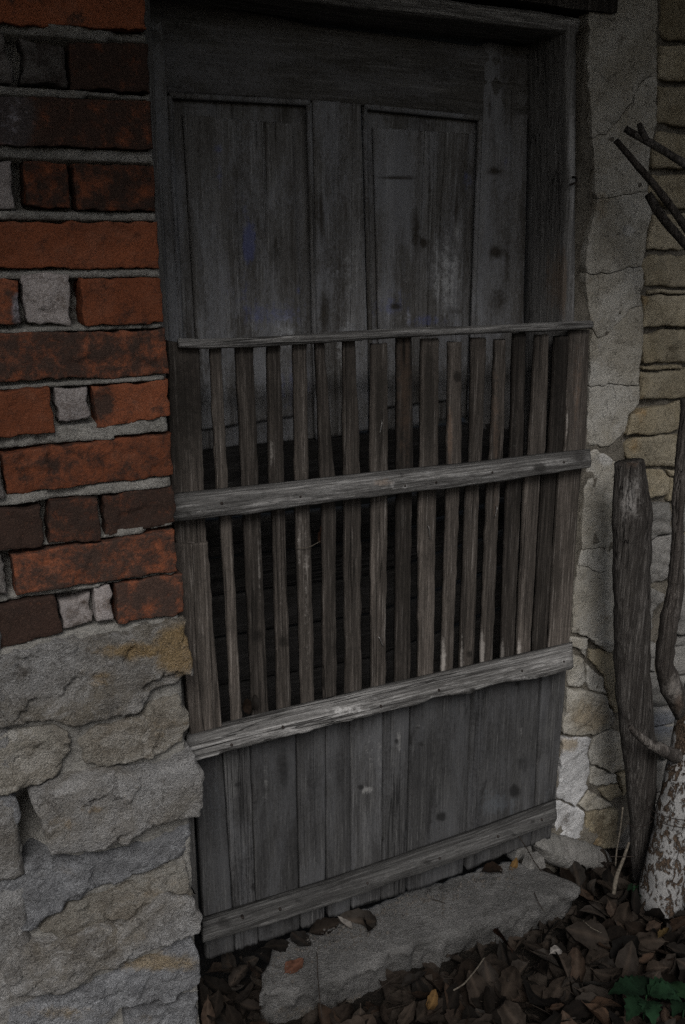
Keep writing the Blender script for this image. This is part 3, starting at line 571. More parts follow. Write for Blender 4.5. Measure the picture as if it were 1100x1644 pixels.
# wall above the frame
lint = thing('lintel_beam', 'dark timber lintel beam above the door frame at the top of the picture', 'beam', (.85, 0, 2.0))
zt_ = U(700, -6, .03)[2]
def box(name, x0, x1, y0, y1, z0, z1, mat, parent, n=(10, 3, 3), amp=.003, seed=5):
    vs, fs = [], []
    def face(o, a, b, na, nb):
        s = len(vs)
        for j in range(nb+1):
            for i in range(na+1): vs.append(np.array(o)+np.array(a)*i/na+np.array(b)*j/nb)
        for j in range(nb):
            for i in range(na): q = s+j*(na+1)+i; fs.append((q, q+1, q+na+2, q+na+1))
    dx, dy, dz = x1-x0, y1-y0, z1-z0; a, b, c = n
    face((x0, y0, z0), (dx, 0, 0), (0, 0, dz), a, c); face((x0, y1, z0), (0, 0, dz), (dx, 0, 0), c, a)
    face((x0, y0, z0), (0, dy, 0), (dx, 0, 0), b, a); face((x0, y0, z1), (dx, 0, 0), (0, dy, 0), a, b)
    face((x0, y0, z0), (0, 0, dz), (0, dy, 0), c, b); face((x1, y0, z0), (0, dy, 0), (0, 0, dz), b, c)
    v = np.array(vs); v = v+np.c_[fbm(v, 8, 2, seed), fbm(v, 8, 2, seed+1), fbm(v, 8, 2, seed+2)]*amp
    return obj(name, v, fs, mat, parent, None, False)
ztop_frame = U(860, 16, YP)[2]
box('beam', .40, XL-.005, .045, .3, ztop_frame+.008, ztop_frame+.20, 'post', lint, (40, 6, 5), .005)

# ================================================================== DOOR
door = thing('panelled_door', 'grey weathered panelled wooden door with blue paint traces behind the slatted gate', 'door', (.85, YD, 0))
bl = [(400, 390, 8, 34, 2, 1.3), (404, 385, 3, 12, 0, .9), (395, 330, 8, 26, 2, .4), (430, 505, 70, 28, 2, .45), (480, 466, 8, 8, 2, .6), (380, 470, 40, 50, 2, .3), (455, 530, 30, 40, 1, .4), (350, 240, 16, 10, 2, .35), (350, 285, 18, 20, 2, .35), (470, 620, 60, 60, 2, .35), (545, 640, 20, 40, 2, .4)]
pl2 = [(718, 440, 26, 90, 1, .55), (735, 370, 14, 40, 1, .4), (640, 510, 40, 18, 1, .35), (625, 490, 40, 30, 2, .45), (690, 515, 60, 12, 2, .4), (750, 290, 10, 26, 2, .55), (680, 390, 8, 10, 0, .9), (640, 285, 46, 4, 0, .7),
       (733, 335, 5, 45, 0, .7), (690, 300, 4, 30, 0, .6), (668, 370, 8, 50, 0, .7), (635, 492, 10, 6, 0, .9), (730, 500, 24, 8, 0, .5)]
YF = YD-.002
vplank('stile', door, [(225, -40), (240, 148), (262, 535), (268, 620)], [(258, -40), (268.5, 148), (288, 539), (294, 690)], YD-.006, .04, 'door', n=80, m=4)
vplank('top_rail', door, [(225, -20), (500, 40), (780, 75), (850, 85)], [(225, 146), (499, 161), (776, 187), (850, 193)], YD-.006, .04, 'doorx', n=90, m=12, along=0, spots=[(560, 120, 200, 30, 0, .25)])
vplank('stile', door, [(502.5, 162), (507, 400), (509, 535), (512, 705)], [(580.5, 167), (587, 400), (590.6, 535), (593, 690)], YD-.006, .04, 'door', n=80, m=10,
       spots=[(517, 345, 5, 60, 0, .7), (522, 500, 9, 50, 0, .8), (545, 515, 6, 30, 0, .6), (560, 430, 22, 60, 1, .35), (535, 437, 22, 5, 1, .5), (555, 560, 20, 60, 1, .5)])
vplank('stile', door, [(776, 70), (775, 190), (764, 520), (757, 690)], [(850, 76), (848, 190), (842, 509), (835, 690)], YD-.006, .04, 'door', n=90, m=8,
       spots=[(796, 405, 14, 12, 0, .9), (790, 380, 10, 40, 1, .3), (810, 260, 10, 12, 2, .4), (795, 275, 16, 8, 0, .8), (800, 480, 18, 30, 0, .6), (815, 420, 6, 60, 0, .6), (785, 170, 6, 30, 0, .5), (800, 530, 20, 30, 1, .3), (808, 350, 5, 40, 1, .3)])
vplank('bottom_rail', door, [(300, 727), (600, 697), (850, 672)], [(300, 838), (600, 790), (850, 752)], YD-.006, .04, 'doorshade', n=80, m=8, along=0)
# framed panels: groove, moulding, raised field
def panel(op, fld, spots, fs2):
    (a, b, c, d) = op
    pn = plank('panel', door, [(a, b), (d, c)], YD+.012, .016, 'door', n=60, m=14, rnd=.001, spots=spots, amp=.0005)
    e = fld
    sub(pn, plank('raised_field', door, [(e[0], e[1]), (e[3], e[2])], YD+.004, .008, 'door', n=110, m=26, rnd=.004, spots=spots, amp=.0008, wob=.0005, rag=.0005))
    def mould(p, q, w):
        A, B = U(*p, YD-.002), U(*q, YD-.002); return tube('moulding', [A, (A*2+B)/3, (A+B*2)/3, B], w, 'door', door, 30, 8, .06)
    sub(pn, mould((a[0]+3, a[1]+4), (b[0]-3, b[1]+4), .0055)); sub(pn, mould((b[0]-3.5, b[1]+5), (c[0]-3.5, c[1]), .0055)); sub(pn, mould((a[0]+3, a[1]+5), (d[0]+3, d[1]), .005))
panel([(269, 149), (499.5, 161), (513, 705), (296, 730)], [(294, 184), (471, 199), (491, 665), (324, 690)], bl, None)
panel([(582, 167), (774.5, 186), (757, 668), (595, 696)], [(600, 205), (755, 215), (738, 640), (612, 655)], pl2, None)
zs_ = [1.0]
for k, (ya, yb, yc, yd) in enumerate(((842, 792, 900, 838), (904, 842, 962, 890), (966, 894, 1030, 945), (1034, 949, 1110, 1010), (1114, 1014, 1200, 1090))):
    x1_ = 300; plank('board', door, [((300, ya), (300, yc)), ((600, (ya*.45+yb*.55)), (600, (yc*.45+yd*.55))), ((850, yb-45), (850, yd-55))], YD+.004*(k % 2), .03, 'doorshade', n=60, m=6, along=0)

# ================================================================== GATE
YG = .04
gate = thing('slatted_gate', 'low handmade wooden gate with narrow brown slats over grey boards', 'gate', (.86, YG, 0))
def slat(name, pl, pr_, Y=YG, th=.018, mat='slat', **k):
    kk = dict(n=110, m=5, rnd=.0025, wob=.0022, amp=.0009); kk.update(k)
    return vplank(name, gate, pl, pr_, Y, th, mat, **kk)
slat('end_board', [(270, 548), (276, 785), (282, 872)], [(321, 552), (328, 785), (332, 872)], YG, .02, spots=[(300, 650, 60, 120, 0, .6)])
slat('end_board', [(280, 874), (291, 1000), (305, 1165), (309, 1195)], [(334, 872), (343, 1000), (357, 1160), (360, 1190)], YG-.007, .02, 'slat', spots=[(320, 1000, 20, 100, 1, .12)])
SL = [  # left edge (top, mid, below mid rail, bottom) / right edge
 ([(336, 556), (347, 783), (353, 833), (372, 1165)], [(356, 556), (367, 783), (373, 833), (389, 1160)]),
 ([(377, 553), (388, 778), (390, 829), (405, 1155)], [(407, 553), (416, 774), (419, 826), (432, 1150)]),
 ([(428.5, 550), (432, 773), (437, 823), (444.5, 1145)], [(451.5, 550), (457, 770), (458, 820), (468.5, 1140)]),
 ([(471, 548), (473, 770), (474, 819), (483.5, 1138)], [(494, 548), (496, 767), (499, 816), (505.5, 1134)]),
 ([(506, 545), (514, 766), (517, 815), (518.5, 1130)], [(521, 545), (538, 762), (540, 811), (541, 1126)]),
 ([(551, 543), (551, 762), (552, 808), (554.5, 1120)], [(572, 543), (579, 758), (580, 804), (581, 1116)]),
 ([(597, 552), (594, 756), (595, 803), (596, 1110)], [(623, 551), (623, 753), (623, 799), (620, 1105)]),
 ([(637.6, 541), (637, 751), (637, 799), (633, 1102)], [(661.5, 541), (664, 748), (662, 795), (659, 1098)]),
 ([(677, 545), (675, 747), (672, 793), (671, 1094)], [(706, 545), (705, 743), (701, 789), (696.5, 1090)]),
 ([(721, 551), (717, 742), (717, 788), (707.5, 1086)], [(742, 551), (741, 738), (738, 784), (728, 1082)]),
 ([(757, 543), (754, 737), (748, 783), (737.5, 1078)], [(782, 543), (774, 734), (771, 779), (761, 1074)]),
 ([(795, 545), (787, 733), (782, 777), (770.5, 1070)], [(814, 545), (809, 729), (804, 773), (791, 1066)]),
 ([(825, 535), (819, 730), (813, 775), (803, 1062)], [(845, 535), (841, 725), (838, 771), (826, 1058)]),
 ([(860, 537), (849, 726), (842, 771), (829, 1055)], [(882, 537), (876, 721), (868, 767), (852, 1051)]),
 ([(891, 541), (881, 722), (870, 767), (855, 1048)], [(915, 541), (904, 718), (894, 763), (878, 1044)]),
 ([(914, 532), (906, 719), (896, 764), (879.5, 1043)], [(947, 531), (942, 713), (933, 760), (915, 1035)])]
pale_sl = {0: .12, 1: .1, 2: .3, 3: .38, 4: .25, 5: .04, 7: .14}
slspots = {2: [(455, 1030, 9, 12, 0, .8), (450, 1040, 10, 300, 1, .22), (436, 725, 4, 40, 1, .6)], 3: [(490, 950, 14, 300, 1, .3), (480, 870, 4, 60, 1, .5)], 4: [(530, 900, 14, 300, 1, .18)], 1: [(410, 1020, 14, 16, 0, .7), (416, 900, 4, 90, 1, .5)],
  7: [(650, 620, 14, 200, 2, .6), (648, 560, 3, 40, 0, .9)], 9: [(735, 605, 7, 9, 0, 1), (712, 1060, 5, 40, 1, .7), (722, 700, 5, 60, 2, .7)], 10: [(742, 1060, 4, 40, 1, .6), (754, 1050, 5, 6, 0, .9)], 11: [(774, 1050, 4, 40, 1, .9), (795, 700, 8, 150, 2, .5)],
  12: [(806, 1050, 5, 30, 1, .7), (826, 690, 5, 60, 1, .35)], 13: [(833, 1040, 5, 25, 1, .6), (868, 700, 14, 30, 1, .15)], 8: [(690, 640, 14, 150, 0, .7)], 6: [(610, 650, 14, 150, 0, .7)], 15: [(925, 620, 14, 100, 2, .4), (911, 680, 3, 30, 1, .6)], 5: [(565, 640, 12, 120, 2, .25)], 14: [(895, 640, 14, 200, 0, .5)]}
for i, (a, b) in enumerate(SL):
    a = [(q[0]+1.5, q[1]) for q in a]
    slat('slat', a, b, YG+(i % 3)*.0015, .010, 'slat', spots=slspots.get(i))
BD = [  # boards below the lower rail
 ([(312, 1195), (328, 1480), (331, 1541)], [(356, 1190), (374, 1454), (377.5, 1526)]),
 ([(358, 1190), (375.5, 1454), (379, 1525)], [(401.5, 1175), (410.5, 1444), (415.5, 1514)]),
 ([(403, 1175), (412, 1444), (417, 1513)], [(474.5, 1155), (480.5, 1424), (482, 1491)]),
 ([(476, 1155), (482, 1424), (483.5, 1490)], [(523, 1140), (523.5, 1340), (521.5, 1481)]),
 ([(524, 1140), (524.5, 1340), (527.5, 1473)], [(562.5, 1130), (564, 1396), (563, 1465)]),
 ([(564, 1130), (565, 1396), (566, 1458)], [(616, 1115), (614, 1380), (612, 1444)]),
 ([(617, 1115), (615, 1380), (613, 1444)], [(659.5, 1105), (653.5, 1367), (652, 1432)]),
 ([(661, 1105), (655, 1367), (655, 1431)], [(758.5, 1078), (748.5, 1333), (743.5, 1402)]),
 ([(760, 1078), (750, 1333), (749, 1396)], [(871.5, 1048), (858, 1295), (852, 1357)]),
 ([(873, 1048), (859.5, 1294), (853.5, 1357)], [(914, 1037), (892, 1285), (885, 1344)])]
bds = {5: [(591, 1268, 13, 9, 1, .55), (579, 1264, 5, 4, 0, 1.2), (600, 1230, 20, 90, 1, .3), (568, 1330, 4, 30, 1, .4)], 6: [(640, 1190, 6, 25, 1, .5), (637, 1190, 4, 5, 0, .9), (628, 1230, 6, 90, 1, .3), (612, 1347, 6, 6, 0, .8)], 7: [(673, 1168, 8, 9, 1, .5), (673, 1168, 4, 4, 0, 1.2), (674, 1193, 8, 8, 1, .5), (674, 1194, 5, 4, 0, 1.2), (708, 1311, 8, 9, 0, 1.0), (710, 1230, 40, 50, 0, .35), (686, 1330, 1.2, 40, 0, .9)],
  8: [(826, 1270, 9, 12, 0, .95), (840, 1225, 14, 22, 0, .5), (800, 1200, 50, 40, 0, .35), (800, 1290, 40, 25, 2, .5), (830, 1098, 6, 5, 0, .9), (838, 1180, 5, 20, 1, .3)], 2: [(455, 1230, 14, 60, 0, .6), (425, 1250, 6, 60, 1, .35), (450, 1330, 20, 60, 0, .3)], 3: [(505, 1250, 20, 60, 0, .5)], 4: [(545, 1240, 12, 60, 0, .5), (530, 1230, 4, 60, 1, .35)],
  1: [(385, 1300, 20, 60, 0, .4), (383, 1260, 8, 6, 0, .8), (408, 1424, 6, 8, 0, .9)], 0: [(345, 1300, 20, 100, 2, .3)], 9: [(880, 1270, 20, 40, 2, .2)]}
for i, (a, b) in enumerate(BD):
    slat('board', a, b, YG+.002+(i % 2)*.0025+(.004 if i == 4 else 0), .02, 'board', spots=bds.get(i), n=80, m=12, rnd=.0035, wob=.0013, amp=.0007, rag=.006)
def rail(name, top, ridge, bot, Yf, rough, mat='rail', spots=None, n=150, seed=3, lowamp=.004):
    t = np.array([U(*p, YG) for p in top]); r = np.array([U(*p, Yf+.002) for p in ridge]); b = np.array([U(*p, Yf) for p in bot])
    t, r, b = resample(t, n), resample(r, n), resample(b, n)
    rings = []
    def lerp(p, q, s): return p+(q-p)*s
    bk = b.copy(); bk[:, 1] = YG; tb = t.copy(); tb[:, 1] = YG+.0
    for s in (0, .25, .5, .75, .92): rings.append(lerp(tb, r, s))
    rr = r.copy(); rr[:, 1] += .001; rings.append(rr)
    for s in (.08, .22, .36, .5, .64, .78, .92): q = lerp(r, b, s); q[:, 1] -= .004*math.sin(math.pi*s); rings.append(q)
    rings.append(b+np.array([0, .004, -.0005])); q = lerp(b, bk, .5); rings.append(q); rings.append(bk)
    rg = np.stack(rings, 1); m = rg.shape[1]; q = rg.reshape(-1, 3)
    k = np.array([12, 60, 60.])
    dy = (fbm(q*k, 1, 4, seed)*rough+fbm(q*np.array([40, 200, 200.]), 1, 3, seed+3)*rough*.5).reshape(n, m)
    wgt = np.array([0, .3, .5, .6, .7, 1, 1, 1, 1, 1, 1, 1.2, 1.3, 1.2, .6, 0]); rg[:, :, 1] += dy*wgt
    dz = fbm(np.c_[np.arange(n)*.12, np.zeros(n), np.full(n, seed)], 1, 4, seed+7)*lowamp
    rg[:, 9:, 2] += dz[:, None]*np.linspace(.2, 1, m-9)[None]
    rg[:, 1:8, 2] += (dy*wgt)[:, 1:8]*.5
    v, f = loft(rg); return obj(name, v, f, mat, gate, spots)
rail('lower_rail', [(300, 1176), (405, 1148), (554, 1113), (600, 1102), (760, 1066), (919, 1030)], [(300, 1203), (404, 1176), (556, 1138), (610, 1124), (760, 1085), (919, 1048)],
     [(300, 1226), (340, 1216), (404, 1200), (476, 1181), (558, 1160), (607, 1146), (659, 1136), (700, 1120), (757, 1116), (800, 1100), (845, 1092), (919, 1076)], -.004, .0055, lowamp=.006, seed=3,
     spots=[(650, 1120, 260, 14, 1, .25), (560, 1140, 60, 8, 1, .4), (850, 1090, 60, 10, 1, .4), (700, 1118, 30, 8, 1, .4), (760, 1108, 6, 4, 0, 1), (400, 1185, 60, 12, 0, .2)])
rail('mid_rail', [(268, 795), (284.5, 791), (450, 774), (600, 757), (760, 741), (860, 729), (948, 720)], [(268, 805), (284.5, 801), (450, 784), (600, 766), (760, 749), (860, 737), (948, 728)],
     [(268, 842), (286, 839), (400, 826), (456, 817), (540, 806), (600, 799), (700, 787), (770, 778), (842, 768), (900, 759), (948, 751)], .008, .003, seed=8, lowamp=.003,
     spots=[(867, 751, 10, 7, 0, 1.2), (930, 735, 16, 14, 0, .7), (480, 795, 70, 8, 0, .5), (380, 800, 40, 8, 0, .4), (615, 775, 18, 8, 2, .6), (640, 780, 50, 10, 1, .4), (760, 752, 70, 8, 1, .2), (340, 820, 70, 10, 1, .25), (646, 762, 3, 6, 0, .9), (303, 823, 8, 7, 0, .6)])
rail('bottom_rail', [(326, 1472), (411, 1446), (525, 1411), (600, 1386), (757, 1332), (893, 1282)], [(326, 1492), (411, 1465), (525, 1430), (600, 1403), (757, 1349), (893, 1297)],
     [(326, 1515), (380, 1500), (481, 1470), (565, 1443), (640, 1416), (740, 1381), (820, 1350), (892, 1322)], .006, .003, 'board_rail' if 'board_rail' in M else 'rail2' if 'rail2' in M else 'rail', seed=12, lowamp=.003,
     spots=[(360, 1482, 16, 10, 0, .8), (410, 1465, 30, 8, 0, .5), (560, 1425, 300, 40, 0, .35), (480, 1446, 12, 4, 0, .7), (687, 1384, 10, 4, 0, .8), (855, 1318, 6, 4, 0, .8), (825, 1340, 6, 3, 0, .8)])
bat = [(286, 551), (330, 552), (420, 549), (500, 544), (600, 537), (700, 532), (760, 530), (820, 527), (880, 525), (949, 521)]
tube('top_batten', [U(x_, y_, YG-.010) for x_, y_ in bat], [.0075, .0085, .009, .009, .009, .0085, .008, .0085, .009, .0085], 'rail', gate, 140, 10, .10, fs=60)
for (x_, y_, l_, dx) in ((612, 686, 20, 4), (690, 855, 20, -2), (797, 822, 16, 4), (612, 1030, 14, -6)):
    A = U(x_+dx/2, y_-l_/2, YG-.004); B = U(x_-dx/2, y_+l_/2, YG-.003); tube('nail', [A+[0, .008, 0], A, (A+B)/2, B], .0011, 'nail', gate, 10, 6, .02)
for (x_, y_, Y_) in ((356, 808, .006), (482, 797, .006), (650, 780, .006), (700, 774, .006), (790, 758, .006), (905, 742, .006), (372, 1196, -.006), (455, 1168, -.006), (612, 1134, -.006), (705, 1108, -.006), (838, 1077, -.006), (905, 1062, -.006), (390, 1473, .003), (450, 1460, .003), (590, 1418, .003), (706, 1378, .003), (800, 1343, .003), (870, 1316, .003)):
    P = U(x_, y_, Y_); tube('nail_head', [P+[0, .006, 0], P+[0, -.0012, 0], P+[0, -.0022, 0]], [.0028, .0028, .0020], 'iron', gate, 5, 8, .05)
dl = tube('dry_tendril', [U(476, 880, YG-.004), U(490, 880, YG-.006), U(500, 877, YG-.006), U(514, 869, YG-.002)], .0007, 'stem', None, 16, 5, .1); tag(dl, 'thin dry tendril caught between two slats of the gate', 'twig')
def rotleaf(px, py, Y, w, h, mat, lab, seed, rot=0, name='dry_leaf'):
    n, m = 9, 5; v = []; rs = np.random.default_rng(seed)
    for i in range(n):
        s = i/(n-1); ww = w*math.sin(math.pi*min(.97, s*.9+.08))**.8
        for j in range(m):
            t = j/(m-1)*2-1; v.append((ww*.5*t*math.cos(rot)+(s-.5)*h*math.sin(rot), -abs(t)*ww*.35+.004*math.sin(5*s+seed)+rs.normal()*.0008, -(s-.5)*h*math.cos(rot)+ww*.5*t*math.sin(rot)))
    f = [(i*m+j, i*m+j+1, (i+1)*m+j+1, (i+1)*m+j) for i in range(n-1) for j in range(m-1)]
    P = U(px, py, Y); v = np.array(v)+P; o = obj(name, v, f, mat, None, None, True, P); return tag(o, lab, 'leaf')
rotleaf(515, 858, YG+.012, .018, .035, 'leafr', 'small russet dead leaf wedged behind a slat below the middle rail', 4)
rotleaf(396, 1133, YG-.004, .020, .034, 'leafp2' if 'leafp2' in M else 'leaf', 'curled dead leaf stuck between the gate slats on the lower rail at left', 5, .2)
rotleaf(408, 1128, YG-.008, .018, .03, 'leaf', 'second curled dead leaf on the lower rail beside the slat at left', 8, -.15)

# ================================================================== STONE STEP
stp = [(414, 1598), (470, 1590), (569, 1560), (627, 1530), (696, 1506), (756, 1484), (833, 1460), (900, 1440), (930, 1428), (934, 1424), (917, 1412), (863, 1392), (833, 1383), (806, 1384), (740, 1402), (650, 1432), (560, 1468), (480, 1496), (440, 1518), (425, 1560)]
def step_mesh():
    poly = np.array([G(x_, y_, 0.)[:2] for x_, y_ in stp]); sp = .007
    out = []
    for i in range(len(poly)):
        a, b = poly[i], poly[(i+1) % len(poly)]; k = max(1, int(np.linalg.norm(b-a)/sp)); out += [a+(b-a)*j/k for j in range(k)]
    o = np.array(out); p3 = np.c_[o, np.zeros(len(o))]; o = o+np.c_[fbm(p3, 40, 3, 61), fbm(p3, 40, 3, 62)]*.008+np.c_[np.zeros(len(o)), np.abs(fbm(p3, 26, 2, 66))]*.012
    lo, hi = o.min(0), o.max(0); gx, gy = np.meshgrid(np.arange(lo[0], hi[0], sp), np.arange(lo[1], hi[1], sp)); g_ = np.c_[gx.ravel(), gy.ravel()]; g_ = g_+RNG.uniform(-.2, .2, g_.shape)*sp
    g_ = g_[inside(g_, o)]; g_ = g_[edist(g_, o) > sp*.7]
    n0 = len(o); vv, ee, ff, *_ = delaunay_2d_cdt([Vector(q) for q in np.concatenate([o, g_])], [(i, (i+1) % n0) for i in range(n0)], [], 1, 1e-6)
    vv = np.array([tuple(q) for q in vv]); d = edist(vv, o); t = np.clip(1-d/.006, 0, 1); p3 = np.c_[vv, np.zeros(len(vv))]
    z_ = -.004*t*t+fbm(p3, 8, 3, 63)*.004+fbm(p3, 60, 3, 64)*.0022+fbm(p3, 160, 2, 65)*.0008
    cnt = {}; tri = []
    for f_ in ff:
        f_ = list(f_); a, b, c = vv[f_[0]], vv[f_[1]], vv[f_[2]]
        if (b[0]-a[0])*(c[1]-a[1])-(b[1]-a[1])*(c[0]-a[0]) < 0: f_ = f_[::-1]
        tri.append(tuple(f_))
        for k in range(3): cnt[(f_[k], f_[(k+1) % 3])] = 1
    bd = {a: b for (a, b) in cnt if (b, a) not in cnt}
    V = list(np.c_[vv, z_]); F = tri; cen = vv.mean(0); lay = {a: a for a in bd}
    for k, zz in enumerate((-.015, -.03, -.046, -.062, -.11)):
        new = {}
        for a in bd:
            p = vv[a]; q = np.array([[p[0]*1., p[1]*1., zz]]); dirn = (p-cen)/np.linalg.norm(p-cen)
            off = fbm(q, 60, 3, 70)[0]*.016+fbm(q*np.array([1, 1, 2.5]), 22, 2, 71)[0]*.010+(.001 if k < 1 else -.007*k)
            new[a] = len(V); V.append(np.array([p[0]+dirn[0]*off*.4, p[1]+(-1 if dirn[1] < 0 else 1)*off, zz+fbm(q, 60, 2, 72)[0]*.004]))
        for a, b in bd.items(): F.append((b, a, lay[a], lay[b])) if k < 0 else F.append((lay[a], new[a], new[b], lay[b]))
        lay = new
    return np.array(V), F
v, f = step_mesh()
so = obj('stone_step', v, f, 'step', None, [(500, 1630, 70, 16, 2, .6), (560, 1612, 50, 10, 2, .6), (640, 1552, 120, 9, 1, .25), (520, 1600, 80, 9, 1, .25), (800, 1476, 80, 7, 1, .25), (780, 1415, 40, 18, 0, .45), (700, 1430, 60, 16, 0, .35), (520, 1510, 60, 20, 0, .3), (440, 1560, 25, 25, 0, .2)], True, (.85, -.02, -.07))
tag(so, 'worn grey stone doorstep slab lying in front of the gate', 'step')

# ================================================================== POST, BRANCHES, BIRCH
YW = -.10
def px_tube(name, pts, mat, n=80, m=14, amp=.12, spots=None, flat=1., fs=30, parent=None, rs_=.96):
    """pts: (px left, px right, py, Y)"""
    path, rad = [], []
    for (a, b, y_, Y) in pts:
        A, B = U(a, y_, Y), U(b, y_, Y); path.append((A+B)/2); rad.append(np.linalg.norm(B-A)/2*rs_)
    return tube(name, path, rad, mat, parent, n, m, amp, None, spots, path[-1], flat, fs)
post = px_tube('wooden_post', [(989, 1030, 741, -.06), (988, 1036, 790, -.065), (987, 1042, 828, -.07), (987, 1040, 850, -.07), (989, 1039, 950, -.075), (991, 1039, 1060, -.075), (993, 1040, 1110, -.08), (1000, 1046, 1170, -.08), (1009, 1050, 1240, -.085), (1014, 1048, 1310, -.085), (1016, 1042, 1370, -.085), (1018, 1040, 1410, -.085)],
               'post', 130, 18, .14, [(1012, 800, 22, 50, 1, .55), (1010, 745, 20, 10, 2, .5), (1010, 785, 4, 30, 0, 1), (1030, 830, 10, 20, 1, .4)], .75, 26)
tag(post, 'dark split wooden post leaning upright against the plastered pier', 'post')
br = px_tube('crooked_branch', [(1096, 1118, 640, -.10), (1086, 1110, 735, -.11), (1080, 1098, 800, -.12), (1080, 1096, 850, -.12), (1077, 1096, 900, -.12), (1073, 1096, 950, -.12), (1063, 1090, 985, -.12), (1057, 1083, 1030, -.12), (1054, 1079, 1065, -.12), (1057, 1088, 1090, -.12), (1068, 1098, 1115, -.12), (1082, 1106, 1140, -.12), (1094, 1120, 1170, -.12), (1120, 1142, 1230, -.10), (1130, 1150, 1420, -.09)],
             'bark', 150, 14, .22, [(1080, 1105, 20, 30, 1, .6), (1088, 960, 8, 60, 1, .4), (1090, 1130, 10, 20, 2, .7)], 1., 60, None, .80)
tag(br, 'crooked gnarled branch standing right of the dark post by the stones', 'branch')
bir = thing('birch_trunk', 'white spotted birch log with a broken side stub beside the post', 'tree trunk', tuple(U(1054, 1430, -.17)))
px_tube('trunk', [(1110, 1150, 1080, -.12), (1092, 1132, 1150, -.13), (1083, 1125, 1200, -.14), (1072, 1118, 1250, -.15), (1062, 1110, 1300, -.16), (1052, 1104, 1350, -.165), (1043, 1096, 1390, -.17), (1036, 1090, 1425, -.17), (1034, 1088, 1450, -.17)], 'birch', 110, 24, .10, [(1090, 1200, 10, 40, 0, .12), (1052, 1260, 10, 30, 0, .25), (1030, 1330, 10, 60, 0, .2), (1095, 1180, 10, 20, 0, .3)], 1., 24, bir, .86)
tube('stub', [U(1012, 1167, -.16), U(1022, 1178, -.16), (U(1040, 1193, -.16)), U(1062, 1203, -.16), U(1085, 1214, -.145)], [.006, .010, .011, .013, .016], 'bark', bir, 40, 10, .3, None, [(1040, 1190, 60, 40, 1, .4), (1052, 1190, 6, 6, 0, .8)])
wr = thing('wire', 'thin dark wire wound twice round the white birch log', 'wire', tuple(U(1075, 1300, -.2)))
for (xa, xb, ya, yb) in ((1053, 1108, 1292, 1296), (1055, 1104, 1307, 1309)):
    c0 = U((xa+xb)/2, (ya+yb)/2, -.162); rr = np.linalg.norm(U(xb, ya, -.16)-U(xa, ya, -.16))/2*1.02
    tube('wire_loop', [c0+np.array([math.cos(t)*rr, math.sin(t)*rr, .002*math.sin(t*2)-.003*math.cos(t)]) for t in np.linspace(0, 2*math.pi*.98, 25)], .0011, 'iron', wr, 60, 5, .05)
def long_stick(pts, r0, r1, lab, seed, mat='bark', fork=None):
    P = [U(a, b, Y) for a, b, Y in pts]; d = P[-1]-P[-2]; d /= np.linalg.norm(d)
    q = P[-1].copy(); dd = d.copy()
    while q[2] > -.06:
        dd = dd+np.array([0, -.02, -.05]); dd /= np.linalg.norm(dd); q = q+dd*.12; P.append(q.copy())
    L = len(P); o = thing('branch', lab, 'branch', tuple(P[-1]))
    tube('stem', P, np.linspace(r0, r1, L), mat, o, 120, 10, .2, seed, [(1046, 289, 8, 20, 1, .25)])
    if fork: tube('fork', [U(a, b, Y) for a, b, Y in fork], [.004, .006, .006], mat, o, 16, 8, .15, seed)
    return o
long_stick([(988.5, 225, -.07), (1004, 243, -.08), (1025, 268, -.09), (1050, 296, -.10), (1078, 332, -.11), (1102, 366, -.12)], .0055, .014, 'bare grey stick leaning on the wall, lowest tip of the forked pair', 3)
long_stick([(1004, 207, -.08), (1022, 218, -.10), (1052, 233, -.12), (1078, 250, -.14), (1102, 264, -.16)], .006, .013, 'dark forked stick leaning across the pier above the other sticks', 5, 'post', [(1026, 198, -.10), (1030, 210, -.105), (1038, 226, -.112)])
long_stick([(1041, 312, -.03), (1056, 340, -.05), (1076, 365, -.06), (1102, 394, -.08)], .0075, .012, 'short dark stick lying under the bare grey stick on yellow stones', 9, 'bark')
rt = tube('root', [U(1010, 1352, -.11), U(1000, 1382, -.12), U(991, 1403, -.13), U(987, 1420, -.14), U(985, 1436, -.15)], [.003, .004, .0045, .005, .004], 'stem', None, 30, 7, .25, 3, None, None)
tag(rt, 'pale thin root hanging down to the leaves left of the birch', 'root')
for (pts, lab) in (([(1000, 1296), (996, 1330), (990, 1365), (988, 1390)], 'thin dry stem standing against the foot of the dark post'), ):
    o = tube('dead_stalk', [U(a, b, -.12) for a, b in pts], .002, 'stem', None, 20, 5, .1); tag(o, lab, 'stem')
o = tube('wire_strand', [U(a, b, -.13) for a, b in ((1005, 1320), (1012, 1326), (1022, 1328), (1036, 1326), (1048, 1318))], .0011, 'iron', None, 20, 5, .05); tag(o, 'thin rusty wire strand curving across the foot of the dark post', 'wire')
o = tube('twig', [U(a, b, -.12) for a, b in ((980, 1375), (1000, 1375.5), (1020, 1375))], .0012, 'stemd', None, 14, 5, .1); tag(o, 'thin dark twig lying level by the foot of the dark post', 'twig')

